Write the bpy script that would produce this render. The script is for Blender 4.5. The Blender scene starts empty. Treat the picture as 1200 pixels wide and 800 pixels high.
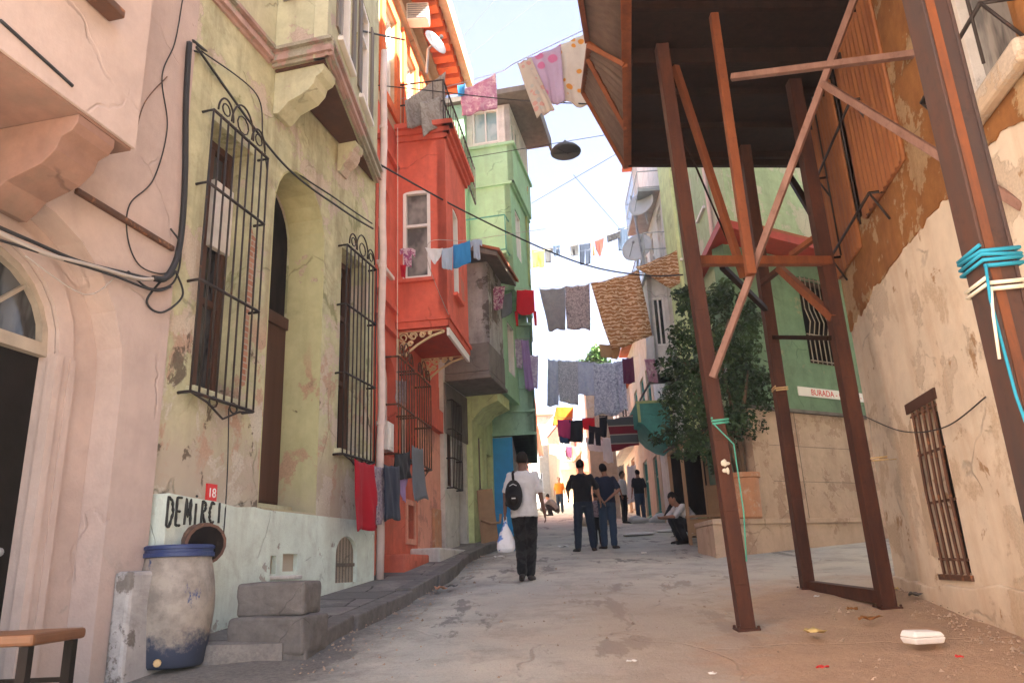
import bpy, bmesh, math, random
from mathutils import Vector as V, Matrix, noise
from mathutils.geometry import tessellate_polygon
R = math.radians
rnd = random.Random(7)
sc = bpy.context.scene
COL = sc.collection
MW = {}                       # world matrix of every object that parents others

# ---------------------------------------------------------------- camera
CAM = V((0, 0, 1.25)); FPX = 879.0; PITCH = R(16.8); ROLL = R(-2.5)
_f = V((0, math.cos(PITCH), math.sin(PITCH))); _u0 = V((0, -math.sin(PITCH), math.cos(PITCH))); _r0 = V((1, 0, 0))
_r = math.cos(ROLL)*_r0 + math.sin(ROLL)*_u0
_u = -math.sin(ROLL)*_r0 + math.cos(ROLL)*_u0
def ray(x, y):
    d = _f*FPX + _r*(x-600) + _u*(400-y)
    return d/d.y
def at(x, y, D):              # survey helper: the place seen along a sight line at D metres down the street
    return CAM + ray(x, y)*D
def gz(x, y):                 # the street climbs one in ten
    z = .1*y
    if y > 85: z = 8.5 + .03*(y-85)
    return z
def gnd(x, y, off=0.):
    d = ray(x, y); t = (CAM.z-off)/(.1-d.z)
    return CAM + d*t
cam = bpy.data.objects.new('camera', bpy.data.cameras.new('camera')); COL.objects.link(cam)
cam.data.sensor_width = 36; cam.data.lens = 36*FPX/1200; cam.data.clip_end = 2000; cam.data.clip_start = .05
cm = Matrix((_r, _u, -_f)).transposed().to_4x4(); cm.translation = CAM
cam.matrix_world = cm; sc.camera = cam

# ---------------------------------------------------------------- mesh builder
class MB:
    """collects shapes; build() links them as one mesh object. fr maps (along, out, up) to local (x, y, z)."""
    def __init__(s, fr=None): s.v = []; s.f = []; s.fr = fr
    def p(s, q): return V(s.fr(*q)) if s.fr else V(q)
    def add(s, vs, fs):
        n = len(s.v); s.v += [s.p(q) for q in vs]; s.f += [[i+n for i in f] for f in fs]; return s
    def box(s, a0, a1, b0, b1, c0, c1):
        return s.add([(a, b, c) for a in (a0, a1) for b in (b0, b1) for c in (c0, c1)],
                     [(0, 1, 3, 2), (4, 6, 7, 5), (0, 4, 5, 1), (2, 3, 7, 6), (0, 2, 6, 4), (1, 5, 7, 3)])
    def prism(s, poly, d0, d1):        # poly in (along, up), pushed out from d0 to d1
        n = len(poly)
        tris = tessellate_polygon([[V((a, c, 0)) for a, c in poly]])
        s.add([(a, d0, c) for a, c in poly]+[(a, d1, c) for a, c in poly],
              [list(t) for t in tris]+[[i+n for i in t] for t in tris]+[(i, (i+1) % n, (i+1) % n+n, i+n) for i in range(n)])
        return s
    def wall(s, outline, holes, d0, depth):
        polys = [outline]+holes
        flat = [q for p_ in polys for q in p_]
        tris = tessellate_polygon([[V((a, c, 0)) for a, c in p_] for p_ in polys])
        n = len(flat); vs = [(a, d0, c) for a, c in flat]+[(a, d0-depth, c) for a, c in flat]; fs = [list(t) for t in tris]
        k = 0
        for p_ in polys:
            m = len(p_)
            fs += [(k+i, k+(i+1) % m, k+(i+1) % m+n, k+i+n) for i in range(m)]; k += m
        return s.add(vs, fs)
    def tube(s, pts, r, seg=6, flat=None):
        pts = [s.p(q) for q in pts]; fr = s.fr; s.fr = None
        rs = r if isinstance(r, (list, tuple)) else [r]*len(pts)
        vs = []; fs = []; up = None
        for i, q in enumerate(pts):
            t = (pts[min(i+1, len(pts)-1)]-pts[max(i-1, 0)])
            if t.length < 1e-9: t = V((0, 0, 1))
            t.normalize()
            if up is None: up = t.orthogonal().normalized()
            up = up - t*up.dot(t)
            if up.length < 1e-6: up = t.orthogonal()
            up.normalize(); sd = t.cross(up)
            for k in range(seg):
                a = 2*math.pi*k/seg; vs.append(q+(up*math.cos(a)+sd*math.sin(a))*rs[i])
        m = len(pts)
        for i in range(m-1):
            for k in range(seg): fs.append((i*seg+k, i*seg+(k+1) % seg, (i+1)*seg+(k+1) % seg, (i+1)*seg+k))
        fs.append(tuple(range(seg))); fs.append(tuple((m-1)*seg+k for k in range(seg)))
        s.add(vs, fs); s.fr = fr; return s
    def bar(s, a, b, w, h=None, up=(0, 0, 1)):      # square section between two points
        a = s.p(a); b = s.p(b); fr = s.fr; s.fr = None; h = h or w
        t = (b-a).normalized(); u = V(up); u = u-t*u.dot(t)
        if u.length < 1e-4: u = V((1, 0, 0))-t*t.x
        u.normalize(); d = t.cross(u)
        vs = [q+d*x*w/2+u*y*h/2 for q in (a, b) for x, y in ((-1, -1), (1, -1), (1, 1), (-1, 1))]
        s.add(vs, [(0, 1, 2, 3), (4, 5, 6, 7)]+[(i, (i+1) % 4, (i+1) % 4+4, i+4) for i in range(4)]); s.fr = fr; return s
    def plan(s, poly, c0, c1):         # outline in (along, out), raised from c0 to c1
        n = len(poly); tris = [list(t) for t in tessellate_polygon([[V((a, q, 0)) for a, q in poly]])]
        return s.add([(a, q, c0) for a, q in poly]+[(a, q, c1) for a, q in poly], tris+[[i+n for i in t] for t in tris]+[(i, (i+1) % n, (i+1) % n+n, i+n) for i in range(n)])
    def grid(s, fn, nu, nv):
        vs = [fn(i/nu, j/nv) for j in range(nv+1) for i in range(nu+1)]; w = nu+1
        return s.add(vs, [(j*w+i, j*w+i+1, (j+1)*w+i+1, (j+1)*w+i) for j in range(nv) for i in range(nu)])
    def ball(s, c, rx, ry=None, rz=None, seg=12, rot=None):
        ry = ry or rx; rz = rz or rx; c = V(c); vs = []; fs = []; m = seg//2
        for j in range(m+1):
            th = math.pi*j/m
            for i in range(seg):
                ph = 2*math.pi*i/seg; q = V((rx*math.sin(th)*math.cos(ph), ry*math.sin(th)*math.sin(ph), rz*math.cos(th)))
                if rot: q = rot @ q
                vs.append(c+q)
        for j in range(m):
            for i in range(seg): fs.append((j*seg+i, j*seg+(i+1) % seg, (j+1)*seg+(i+1) % seg, (j+1)*seg+i))
        return s.add(vs, fs)
    def lathe(s, c, prof, seg=24):
        vs = [(c[0]+r*math.cos(2*math.pi*k/seg), c[1]+r*math.sin(2*math.pi*k/seg), c[2]+z) for r, z in prof for k in range(seg)]
        m = len(prof)
        fs = [(i*seg+k, i*seg+(k+1) % seg, (i+1)*seg+(k+1) % seg, (i+1)*seg+k) for i in range(m-1) for k in range(seg)]
        return s.add(vs, fs+[tuple(range(seg)), tuple((m-1)*seg+k for k in range(seg))])
    def build(s, name, mat, parent=None, M=None, smooth=False, bevel=0, merge=True):
        me = bpy.data.meshes.new(name); me.from_pydata([tuple(q) for q in s.v], [], s.f)
        bm = bmesh.new(); bm.from_mesh(me)
        if merge: bmesh.ops.remove_doubles(bm, verts=bm.verts, dist=1e-5)
        bmesh.ops.recalc_face_normals(bm, faces=bm.faces); bm.to_mesh(me); bm.free()
        if smooth:
            me.shade_smooth()
        o = bpy.data.objects.new(name, me); COL.objects.link(o)
        if mat: me.materials.append(MAT[mat] if isinstance(mat, str) else mat)
        M = M or (MW[parent] if parent else Matrix())
        if parent: o.parent = parent; o.matrix_basis = MW[parent].inverted() @ M
        else: o.matrix_basis = M
        MW[o] = M
        if bevel:
            b = o.modifiers.new('bevel', 'BEVEL'); b.width = bevel; b.segments = 2; b.limit_method = 'ANGLE'; b.angle_limit = R(40)
        return o
def tag(o, label=None, cat=None, group=None, kind=None):
    if label: o['label'] = label
    if cat: o['category'] = cat
    if group: o['group'] = group
    if kind: o['kind'] = kind
    return o
def thing(name, label, cat, loc=(0, 0, 0), rz=0, group=None, M=None):
    o = bpy.data.objects.new(name, None); COL.objects.link(o); o.empty_display_size = .2
    M = M or (Matrix.Translation(V(loc)) @ Matrix.Rotation(rz, 4, 'Z'))
    o.matrix_basis = M; MW[o] = M
    return tag(o, label, cat, group)
class Fac:
    """a facade: u metres along it, n metres out of it, z height in the world."""
    def __init__(s, P, h, left=True):
        s.P = V((P[0], P[1], 0)); s.zb = P[2]; h = R(h); s.sg = -1 if left else 1
        s.d = V((math.sin(h), math.cos(h), 0)); s.n = V((math.cos(h), -math.sin(h), 0))*(-s.sg)
        s.M = Matrix.Translation(s.P) @ Matrix.Rotation(math.pi/2-h, 4, 'Z')
    def emp(s, name, label, cat, group=None):
        s.o = thing(name, label, cat, M=Matrix.Translation((0, 0, s.zb)) @ s.M, group=group); return s.o
    def front(s, n0=0.): return lambda a, d, z: (a, s.sg*(n0+d), z)
    def near(s, u0): return lambda a, d, z: (u0-d, s.sg*a, z)       # a wall seen end on: a runs outwards, d towards smaller u
    def far(s, u0): return lambda a, d, z: (u0+d, s.sg*a, z)
    def mb(s, fr=None): return MB(fr or s.front())
    def part(s, b, name, mat, parent=None, **k): return b.build(name, mat, parent or s.o, M=s.M, **k)
    def uv(s, x, y, n=0.):
        d = ray(x, y); t = (s.P+s.n*n-CAM).dot(s.n)/d.dot(s.n); p = CAM+d*t
        return (p-s.P).dot(s.d), p.z
    def w(s, u, n, z): q = s.P+s.d*u+s.n*n; return V((q.x, q.y, z))
def rect(a0, a1, c0, c1): return [(a0, c0), (a1, c0), (a1, c1), (a0, c1)]
def arch(a0, a1, c0, cs, c1, k=12):                # opening with an elliptical head that springs at cs and peaks at c1
    m = (a0+a1)/2; r = (a1-a0)/2
    return [(a0, c0), (a1, c0)]+[(m+r*math.cos(math.pi*i/k), cs+(c1-cs)*math.sin(math.pi*i/k)) for i in range(k+1)]
def arc_pts(m, r, cs, h, k=14): return [(m+r*math.cos(math.pi*i/k), cs+h*math.sin(math.pi*i/k)) for i in range(k+1)]
# ---------------------------------------------------------------- materials
MAT = {}
class NT:
    def __init__(s, name, rough=.85, metal=0., spec=.3):
        s.m = bpy.data.materials.new(name); s.m.use_nodes = True; s.t = s.m.node_tree; s.n = s.t.nodes
        s.b = s.n['Principled BSDF']; s.b.inputs['Roughness'].default_value = rough; s.b.inputs['Metallic'].default_value = metal
        s.b.inputs['Specular IOR Level'].default_value = spec
        s.co = s.n.new('ShaderNodeTexCoord').outputs['Object']; MAT[name] = s.m
    def L(s, a, b):
        if isinstance(a, bpy.types.NodeSocket): s.t.links.new(a, b)
        elif isinstance(a, (tuple, list)): b.default_value = (*a, 1) if len(a) == 3 and len(b.default_value) == 4 else a
        else: b.default_value = a
    def scale(s, v, loc=(0, 0, 0)):
        q = s.n.new('ShaderNodeMapping'); s.L(s.co, q.inputs[0]); q.inputs['Scale'].default_value = v; q.inputs['Location'].default_value = loc
        return q.outputs[0]
    def noise(s, sc_, det=6, vec=None, rough=.6, dist=0.):
        q = s.n.new('ShaderNodeTexNoise'); s.L(vec or s.co, q.inputs['Vector']); q.inputs['Scale'].default_value = sc_
        q.inputs['Detail'].default_value = det; q.inputs['Roughness'].default_value = rough; q.inputs['Distortion'].default_value = dist
        return q.outputs['Fac']
    def vor(s, sc_, vec=None, feat='F1', out='Distance'):
        q = s.n.new('ShaderNodeTexVoronoi'); q.feature = feat; s.L(vec or s.co, q.inputs['Vector']); q.inputs['Scale'].default_value = sc_
        return q.outputs[out]
    def step(s, f, a, b):                      # 0 below a, 1 above b
        q = s.n.new('ShaderNodeMapRange'); s.L(f, q.inputs[0]); q.inputs[1].default_value = a; q.inputs[2].default_value = b
        return q.outputs[0]
    def mix(s, f, a, b, mode='MIX'):
        q = s.n.new('ShaderNodeMix'); q.data_type = 'RGBA'; q.blend_type = mode
        s.L(f, q.inputs[0]); s.L(a, q.inputs[6]); s.L(b, q.inputs[7]); return q.outputs[2]
    def math(s, op, a, b=0.):
        q = s.n.new('ShaderNodeMath'); q.operation = op; s.L(a, q.inputs[0]); s.L(b, q.inputs[1]); return q.outputs[0]
    def warp(s, sc_, amt):
        q = s.n.new('ShaderNodeTexNoise'); s.L(s.co, q.inputs['Vector']); q.inputs['Scale'].default_value = sc_; q.inputs['Detail'].default_value = 5
        m = s.n.new('ShaderNodeVectorMath'); m.operation = 'MULTIPLY_ADD'; s.L(q.outputs['Color'], m.inputs[0]); m.inputs[1].default_value = (amt,)*3; s.L(s.co, m.inputs[2]); return m.outputs[0]
    def xyz(s, i):
        q = s.n.new('ShaderNodeSeparateXYZ'); s.L(s.co, q.inputs[0]); return q.outputs[i]
    def bump(s, h, st=.4, d=.01):
        q = s.n.new('ShaderNodeBump'); s.L(h, q.inputs['Height']); q.inputs['Strength'].default_value = st; q.inputs['Distance'].default_value = d
        s.L(q.outputs[0], s.b.inputs['Normal']); return s
    def col(s, c): s.L(c, s.b.inputs['Base Color']); return s
def plaster(name, c, peel=None, amt=.0, dirt=(.16, .13, .10), dirt_amt=.45, var=.22, sc_=1., streak=.4, grime=None, patches=(), crack=.45):
    t = NT(name, .9, 0, .2)
    big = t.noise(.7*sc_, 5); mid = t.noise(3.5*sc_, 8, rough=.7); fine = t.noise(45, 4)
    dk = tuple(x*(1-var) for x in c); lt = tuple(min(x*(1+var*.6), .9) for x in c)
    col = t.mix(t.step(mid, .3, .7), dk, lt)
    pe = None
    if peel:
        pe = t.step(t.math('ADD', t.noise(1.1*sc_, 10, rough=.68), t.math('MULTIPLY', big, .35)), .72-amt, .74-amt)
        col = t.mix(pe, col, t.mix(t.step(fine, .3, .7), peel, tuple(x*.75 for x in peel)))
    st = t.noise(3.2, 6, t.scale((1, 1, .13)), .65)
    col = t.mix(t.math('MULTIPLY', t.step(st, .5, .72), streak), col, dirt)
    d2 = t.step(t.noise(1.9*sc_, 9, rough=.75, dist=.6), .53, .72)
    col = t.mix(t.math('MULTIPLY', d2, dirt_amt), col, dirt)
    if grime:                                  # splashed, rubbed plaster with an uneven upper edge
        zz = t.math('ADD', t.xyz(2), t.math('MULTIPLY', t.noise(1.6, 8, rough=.7), grime[2]))
        col = t.mix(t.math('MULTIPLY', t.step(zz, grime[1], grime[0]), grime[4] if len(grime) > 4 else .8), col, grime[3])
    for k, (pc, ps, th, za, zb) in enumerate(patches):        # patches of bare or repaired render at a certain height
        n = t.noise(ps, 10, t.scale((1, 1, .8), (3.1*k+1, 0, 2.3*k)), .68, .4); z = t.xyz(2)
        m = t.math('MULTIPLY', t.step(n, th, th+.035), t.math('MULTIPLY', t.step(z, za-.25, za+.1), t.step(z, zb+.3, zb-.2)))
        col = t.mix(t.math('MULTIPLY', m, .9), col, t.mix(t.step(fine, .3, .7), pc, tuple(x*.7 for x in pc)))
    ck = t.math('MULTIPLY', t.step(t.vor(.9*sc_, t.warp(1.6, .5), 'DISTANCE_TO_EDGE'), .012, .003), t.step(t.noise(1.3, 3), .52, .6))
    col = t.mix(t.math('MULTIPLY', ck, crack), col, tuple(x*.3 for x in c))
    chip = t.step(t.noise(7*sc_, 10, rough=.75), .66, .68)
    col = t.mix(t.math('MULTIPLY', chip, .55), col, peel or dirt)
    h = t.math('ADD', t.math('MULTIPLY', mid, .7), t.math('MULTIPLY', fine, .12))
    h = t.math('SUBTRACT', h, t.math('ADD', t.math('MULTIPLY', ck, .6), t.math('MULTIPLY', chip, .35)))
    if pe is not None: h = t.math('SUBTRACT', h, t.math('MULTIPLY', pe, .5))
    return t.col(col).bump(h, .55, .02)
def paint(name, c, rough=.6, var=.15, metal=0., spec=.4, wear=None, wa=.5):
    t = NT(name, rough, metal, spec); n = t.noise(5, 6)
    col = t.mix(t.step(n, .3, .7), tuple(x*(1-var) for x in c), tuple(min(x*(1+var), .95) for x in c))
    if wear: col = t.mix(t.step(t.noise(9, 8, rough=.7), 1-wa, 1-wa+.08), col, wear)
    return t.col(col).bump(t.noise(30, 3), .15, .005)
def rust(name, a, b, spec=.3):
    t = NT(name, .62, .15, spec)
    n = t.noise(2.5, 8, t.scale((3, 3, .6)), .7); n2 = t.noise(14, 6, rough=.7)
    col = t.mix(t.step(n, .35, .68), a, b); col = t.mix(t.math('MULTIPLY', t.step(n2, .55, .75), .6), col, tuple(x*.45 for x in a))
    return t.col(col).bump(n2, .3, .004)
def fabric(name, c, c2=None, kind=None, sc_=1., c3=None):
    t = NT(name, .92, 0, .15)
    col = t.mix(t.step(t.noise(4, 4), .3, .7), tuple(x*.86 for x in c), c)
    if kind == 'floral':
        w = t.noise(5*sc_, 2); v = t.vor(11*sc_)
        col = t.mix(t.step(t.math('ADD', v, t.math('MULTIPLY', w, .35)), .50, .44), col, c2)
        if c3: col = t.mix(t.step(t.vor(7*sc_, t.scale((1, 1, 1), (3.3, 1, 2))), .2, .16), col, c3)
    if kind == 'blotch':
        n = t.noise(13*sc_, 4, rough=.55, dist=.8); col = t.mix(t.step(n, .46, .54), col, c2)
        if c3: col = t.mix(t.step(t.noise(9*sc_, 4, t.scale((1, 1, 1), (5, 2, 9))), .58, .63), col, c3)
    if kind == 'leopard':
        wv = t.n.new('ShaderNodeTexWave'); wv.bands_direction = 'Z'; t.L(t.scale((.75, .75, 1)), wv.inputs[0]); wv.inputs['Scale'].default_value = 2.6*sc_; wv.inputs['Distortion'].default_value = 7
        wv.inputs['Detail'].default_value = 2; wv.inputs['Detail Scale'].default_value = 2.2*sc_; n = wv.outputs['Fac']; col = t.mix(t.step(n, .55, .68), col, c2)
        col = t.mix(t.step(t.math('ABSOLUTE', t.math('SUBTRACT', n, .52)), .10, .04), col, c3)
    if kind == 'stripe':
        q = t.math('FRACT', t.math('MULTIPLY', t.xyz(2), sc_)); col = t.mix(t.step(q, .45, .5), col, c2)
        if c3: col = t.mix(t.step(t.math('FRACT', t.math('MULTIPLY', t.xyz(2), sc_*2)), .86, .88), col, c3)
    if kind == 'vstripe':
        q = t.math('FRACT', t.math('MULTIPLY', t.xyz(0), sc_)); col = t.mix(t.step(q, .45, .5), col, c2)
    t.b.inputs['Sheen Weight'].default_value = .1
    if kind != 'plain':
        tr = t.n.new('ShaderNodeBsdfTranslucent'); mx = t.n.new('ShaderNodeMixShader'); t.L(col, tr.inputs[0]); mx.inputs[0].default_value = .35
        out = [q for q in t.n if q.type == 'OUTPUT_MATERIAL'][0]
        t.t.links.new(t.b.outputs[0], mx.inputs[1]); t.t.links.new(tr.outputs[0], mx.inputs[2]); t.t.links.new(mx.outputs[0], out.inputs[0])
    return t.col(col).bump(t.noise(9, 5), .35, .02)
def wood(name, c, sc_=1., rough=.65):
    t = NT(name, rough, 0, .3); n = t.noise(6*sc_, 6, t.scale((1, 1, .08)), .6)
    return t.col(t.mix(t.step(n, .3, .7), tuple(x*.6 for x in c), c)).bump(n, .3, .005)
def glass(name, c, c2, rough=.12, spec=.6):
    t = NT(name, rough, 0, spec); n = t.noise(2.2, 3, t.scale((2.5, 1, .7)))
    return t.col(t.mix(t.step(n, .42, .58), c, c2))

plaster('pink_plaster', (.48, .385, .345), None, .0, (.36, .27, .24), .3, .14, .8, .3, grime=(.95, 1.7, 1.1, (.33, .29, .26), .75), crack=.16, patches=[((.38, .35, .32), 2.2, .57, .3, 1.3)])
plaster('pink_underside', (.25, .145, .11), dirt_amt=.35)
plaster('olive_plaster', (.50, .495, .315), (.58, .50, .40), -.0, (.15, .10, .06), .5, .30, 1., .6, grime=(3.0, 3.75, 1.5, (.42, .36, .29), .9),
        patches=[((.50, .34, .25), 2.0, .53, 2.3, 3.9), ((.60, .56, .47), 1.5, .52, 2.0, 3.1), ((.13, .10, .075), 2.6, .58, 1.9, 3.7), ((.30, .31, .16), 1.2, .58, 3.0, 6.5)])
plaster('niche_plaster', (.47, .46, .255), (.52, .42, .31), -.06, (.20, .17, .09), .3, .16, .8, .35, grime=(2.4, 3.4, 1.6, (.42, .36, .28), .8), patches=[((.50, .33, .22), 1.6, .54, 2.3, 3.8), ((.14, .12, .07), 2.2, .60, 2.4, 3.4)])
plaster('olive_light', (.51, .505, .345), (.54, .44, .37), -.05, (.20, .15, .10), .4, .2, 1., .4)
plaster('mint_plinth', (.62, .71, .63), (.44, .42, .36), -.06, (.25, .24, .20), .4, .15, 1.4, .35)
plaster('cornice_pink', (.45, .30, .26), (.38, .36, .28), .05, (.15, .10, .09), .4)
plaster('red_plaster', (.66, .14, .09), (.55, .2, .14), -.10, (.34, .07, .05), .4, .2, .8, .4)
plaster('salmon_plaster', (.76, .37, .28), (.62, .30, .24), .02, (.36, .12, .08), .3, .12, .8, .25)
plaster('red_low', (.66, .17, .11), (.66, .2, .13), .0, (.30, .08, .05), .4)
plaster('cream_orange', (.60, .43, .28), None, 0, (.5, .25, .12), .25)
plaster('orange_plaster', (.72, .16, .05), None, 0, (.4, .1, .05), .25)
plaster('grey_concrete', (.42, .41, .40), (.22, .20, .18), .02, (.10, .09, .08), .5, .25)
plaster('dark_concrete', (.20, .18, .165), None, 0, (.06, .05, .045), .5)
plaster('pale_concrete', (.62, .61, .57), None, .0, (.16, .14, .13), .5, .2)
plaster('lime_plaster', (.62, .70, .36), None, 0, (.25, .28, .14), .35)
plaster('mint_wall', (.37, .62, .40), None, 0, (.25, .36, .25), .3, .12)
plaster('sage_wall', (.29, .47, .36), None, 0, (.12, .2, .15), .35)
plaster('yellow_lime', (.52, .60, .28), None, 0, (.3, .32, .15), .3)
plaster('white_wall', (.66, .64, .60), None, 0, (.38, .36, .33), .35)
plaster('cream_wall', (.52, .46, .37), None, 0, (.4, .3, .2), .3)
plaster('beige_wall', (.55, .44, .32), (.6, .52, .42), 0, (.33, .25, .17), .35)
plaster('teal_wall', (.10, .36, .32), None, 0, (.06, .2, .18), .35)
plaster('green_wall', (.17, .28, .18), (.30, .34, .22), -.05, (.08, .10, .07), .4)
plaster('pale_green_wall', (.40, .52, .33), (.60, .60, .48), .0, (.22, .26, .18), .35)
plaster('stone_cladding', (.56, .43, .33), (.50, .36, .27), 0, (.34, .23, .16), .4, .15)
plaster('cream_mud', (.70, .615, .49), (.63, .54, .42), .0, (.46, .30, .17), .36, .14, .8, .4, grime=(.9, 1.6, 1.0, (.42, .28, .17), .6),
        patches=[((.40, .25, .13), 2.2, .60, .6, 4.2), ((.62, .50, .36), 1.4, .56, .5, 3.6)])
plaster('brown_mud', (.31, .14, .045), (.48, .33, .18), .03, (.16, .07, .03), .5, .3, 1.2)
plaster('kerb_stone', (.155, .145, .135), None, 0, (.10, .09, .08), .55, .35, 2)
plaster('terracotta_roof', (.36, .12, .06), None, 0, (.15, .06, .04), .4)
paint('white_paint', (.74, .72, .68), .5, .06, wear=(.45, .42, .38), wa=.3)
paint('pipe_pink', (.62, .50, .46), .55, .1)
paint('black_iron', (.035, .028, .026), .55, .3, .4, wear=(.10, .045, .025), wa=.42)
paint('brown_iron', (.10, .045, .025), .6, .3, .2, wear=(.28, .12, .05), wa=.45)
paint('dim_frame', (.34, .29, .23), .7, .2)
paint('gold_iron', (.62, .48, .28), .5, .12)
paint('door_black', (.010, .007, .006), .6, .3, 0, .1)
paint('blue_door', (.02, .28, .62), .6, .1)
paint('blue_lid', (.025, .045, .14), .45, .2)
paint('dark_cable', (.02, .02, .022), .6, .2)
paint('pale_cable', (.40, .36, .33), .6, .1)
paint('red_sign', (.62, .02, .02), .4, .08)
paint('white_sign', (.80, .78, .74), .5, .04)
paint('red_trim', (.38, .035, .018), .5, .2, wear=(.25, .05, .03), wa=.4)
paint('teal_trim', (.05, .26, .22), .5, .2)
paint('dish_grey', (.52, .54, .55), .5, .05)
paint('lamp_grey', (.05, .055, .06), .6, .1)
paint('foam_white', (.86, .86, .84), .7, .03)
paint('rope_blue', (.012, .24, .36), .7, .1); paint('rope_white', (.65, .62, .5), .8, .1)
paint('rope_green', (.08, .38, .28), .8, .1)
paint('graffiti', (.02, .022, .02), .7, .2)
paint('flue_rust', (.13, .07, .05), .7, .3, wear=(.25, .13, .08), wa=.45)
paint('grit', (.36, .27, .20), .9, .4)
paint('straw', (.55, .4, .2), .8, .2); paint('tan_peel', (.6, .45, .18), .7, .2)
paint('terracotta', (.50, .25, .14), .8, .15, wear=(.55, .38, .27), wa=.45)
paint('cardboard', (.33, .20, .11), .85, .15)
paint('steel_grey', (.33, .35, .36), .45, .15, .5)
rust('rust_post', (.046, .018, .013), (.095, .034, .018))
rust('rust_big', (.045, .033, .031), (.082, .038, .025))
rust('rust_bright', (.16, .05, .022), (.26, .085, .03))
rust('rust_streak', (.22, .07, .022), (.07, .036, .027))
rust('rust_pale', (.18, .095, .07), (.27, .16, .125))
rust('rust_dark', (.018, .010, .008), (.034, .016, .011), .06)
rust('rust_sheet', (.42, .17, .06), (.26, .10, .045))
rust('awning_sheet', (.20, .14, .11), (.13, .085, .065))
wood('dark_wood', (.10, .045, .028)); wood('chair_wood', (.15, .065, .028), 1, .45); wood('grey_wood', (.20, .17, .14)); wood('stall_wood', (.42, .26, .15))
glass('dark_glass', (.02, .022, .025), (.08, .085, .09)); glass('curtain_glass', (.30, .29, .27), (.10, .10, .10), .2)
glass('black_room', (.012, .010, .010), (.022, .017, .015), .9, .05); glass('sky_glass', (.25, .38, .38), (.45, .55, .52), .15)  # black_room: near-black colour stands in for unlit depth behind openings
t = NT('barrel_plastic', .6, 0, .4)
zz = t.math('ADD', t.xyz(2), t.math('MULTIPLY', t.noise(5, 8, rough=.75), .55))
c_ = t.mix(t.step(t.noise(4, 8, rough=.72), .42, .62), (.36, .32, .27), (.21, .185, .16))
c_ = t.mix(t.step(t.noise(7, 8, t.scale((1, 1, .5), (4, 2, 7)), .75), .60, .66), c_, (.03, .06, .17))
t.col(t.mix(t.step(zz, .52, .42), c_, (.035, .048, .085))).bump(t.noise(12, 6), .3, .01)
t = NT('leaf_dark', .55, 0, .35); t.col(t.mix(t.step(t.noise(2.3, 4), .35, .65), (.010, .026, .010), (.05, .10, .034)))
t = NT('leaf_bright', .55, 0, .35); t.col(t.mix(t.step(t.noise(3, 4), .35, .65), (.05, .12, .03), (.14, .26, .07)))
t = NT('bark', .9, 0, .2); t.col(t.mix(t.step(t.noise(5, 6, t.scale((3, 3, .4))), .35, .65), (.09, .06, .04), (.19, .13, .09))).bump(t.noise(8, 6, t.scale((3, 3, .4))), .8, .03)
t = NT('skin', .55, 0, .35); t.col(t.mix(t.step(t.noise(8, 4), .3, .7), (.26, .13, .085), (.33, .17, .11)))
t = NT('skin_dark', .55, 0, .35); t.col(t.mix(t.step(t.noise(8, 4), .3, .7), (.12, .06, .045), (.16, .085, .06)))
t = NT('hair_black', .75, 0, .12); t.col((.008, .006, .005)).bump(t.noise(60, 3), .6, .01)
# street: worn concrete and asphalt with tracks, cracks, patches, and brown earth by the right hand wall
t = NT('street_surface', .85, 0, .3)
big = t.noise(.42, 7, rough=.6); mid = t.noise(1.6, 9, rough=.7); fine = t.noise(28, 6, rough=.75); gr = t.noise(160, 2)
c_ = t.mix(t.step(big, .40, .60), (.41, .425, .39), (.60, .585, .495))
c_ = t.mix(t.math('MULTIPLY', t.step(mid, .47, .62), .7), c_, (.25, .235, .21))
c_ = t.mix(t.math('MULTIPLY', t.step(t.noise(3.4, 9, t.scale((1.6, .55, 1), (2, 9, 1)), .72), .55, .63), .55), c_, (.56, .51, .44))
c_ = t.mix(t.math('MULTIPLY', t.step(fine, .40, .66), .38), c_, (.58, .53, .46))
c_ = t.mix(t.math('MULTIPLY', t.step(t.noise(60, 4, rough=.7), .55, .7), .45), c_, (.16, .15, .14))
wet = t.step(t.noise(.9, 9, t.scale((2.0, .6, 1), (3, 7, 0)), .66), .575, .61)
c_ = t.mix(t.math('MULTIPLY', wet, .72), c_, (.15, .145, .14))
crk = t.step(t.vor(.42, t.warp(1.1, .9), 'DISTANCE_TO_EDGE'), .009, .003)
c_ = t.mix(t.math('MULTIPLY', t.math('MULTIPLY', crk, t.step(t.noise(.8, 4), .52, .58)), .38), c_, (.10, .06, .05))
spots = t.step(t.vor(5.5, t.warp(3, .2)), .10, .05)
c_ = t.mix(t.math('MULTIPLY', t.math('MULTIPLY', spots, t.step(t.noise(1.1, 3), .5, .6)), .7), c_, (.10, .09, .08))
ex = t.math('ADD', t.math('SUBTRACT', t.xyz(0), t.math('MULTIPLY', t.xyz(1), .27)), t.math('MULTIPLY', t.noise(1.2, 9, rough=.68), 2.6))
earth = t.mix(t.step(t.noise(4, 9, rough=.72), .38, .64), (.52, .30, .17), (.27, .135, .075))
earth = t.mix(t.math('MULTIPLY', t.step(fine, .45, .68), .55), earth, (.64, .46, .32))
earth = t.mix(t.math('MULTIPLY', t.step(t.noise(55, 4, rough=.7), .55, .68), .6), earth, (.13, .07, .045))
ef = t.math('MULTIPLY', t.step(ex, .95, 1.55), t.step(t.math('ADD', t.xyz(1), t.math('MULTIPLY', t.noise(.9, 6), 3.)), 11.6, 9.8))
c_ = t.mix(t.math('MULTIPLY', ef, .92), c_, earth)
dust = t.math('MULTIPLY', t.step(t.math('ADD', t.xyz(0), t.math('MULTIPLY', t.noise(.7, 6), 2.5)), .4, 2.2), .6)
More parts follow.
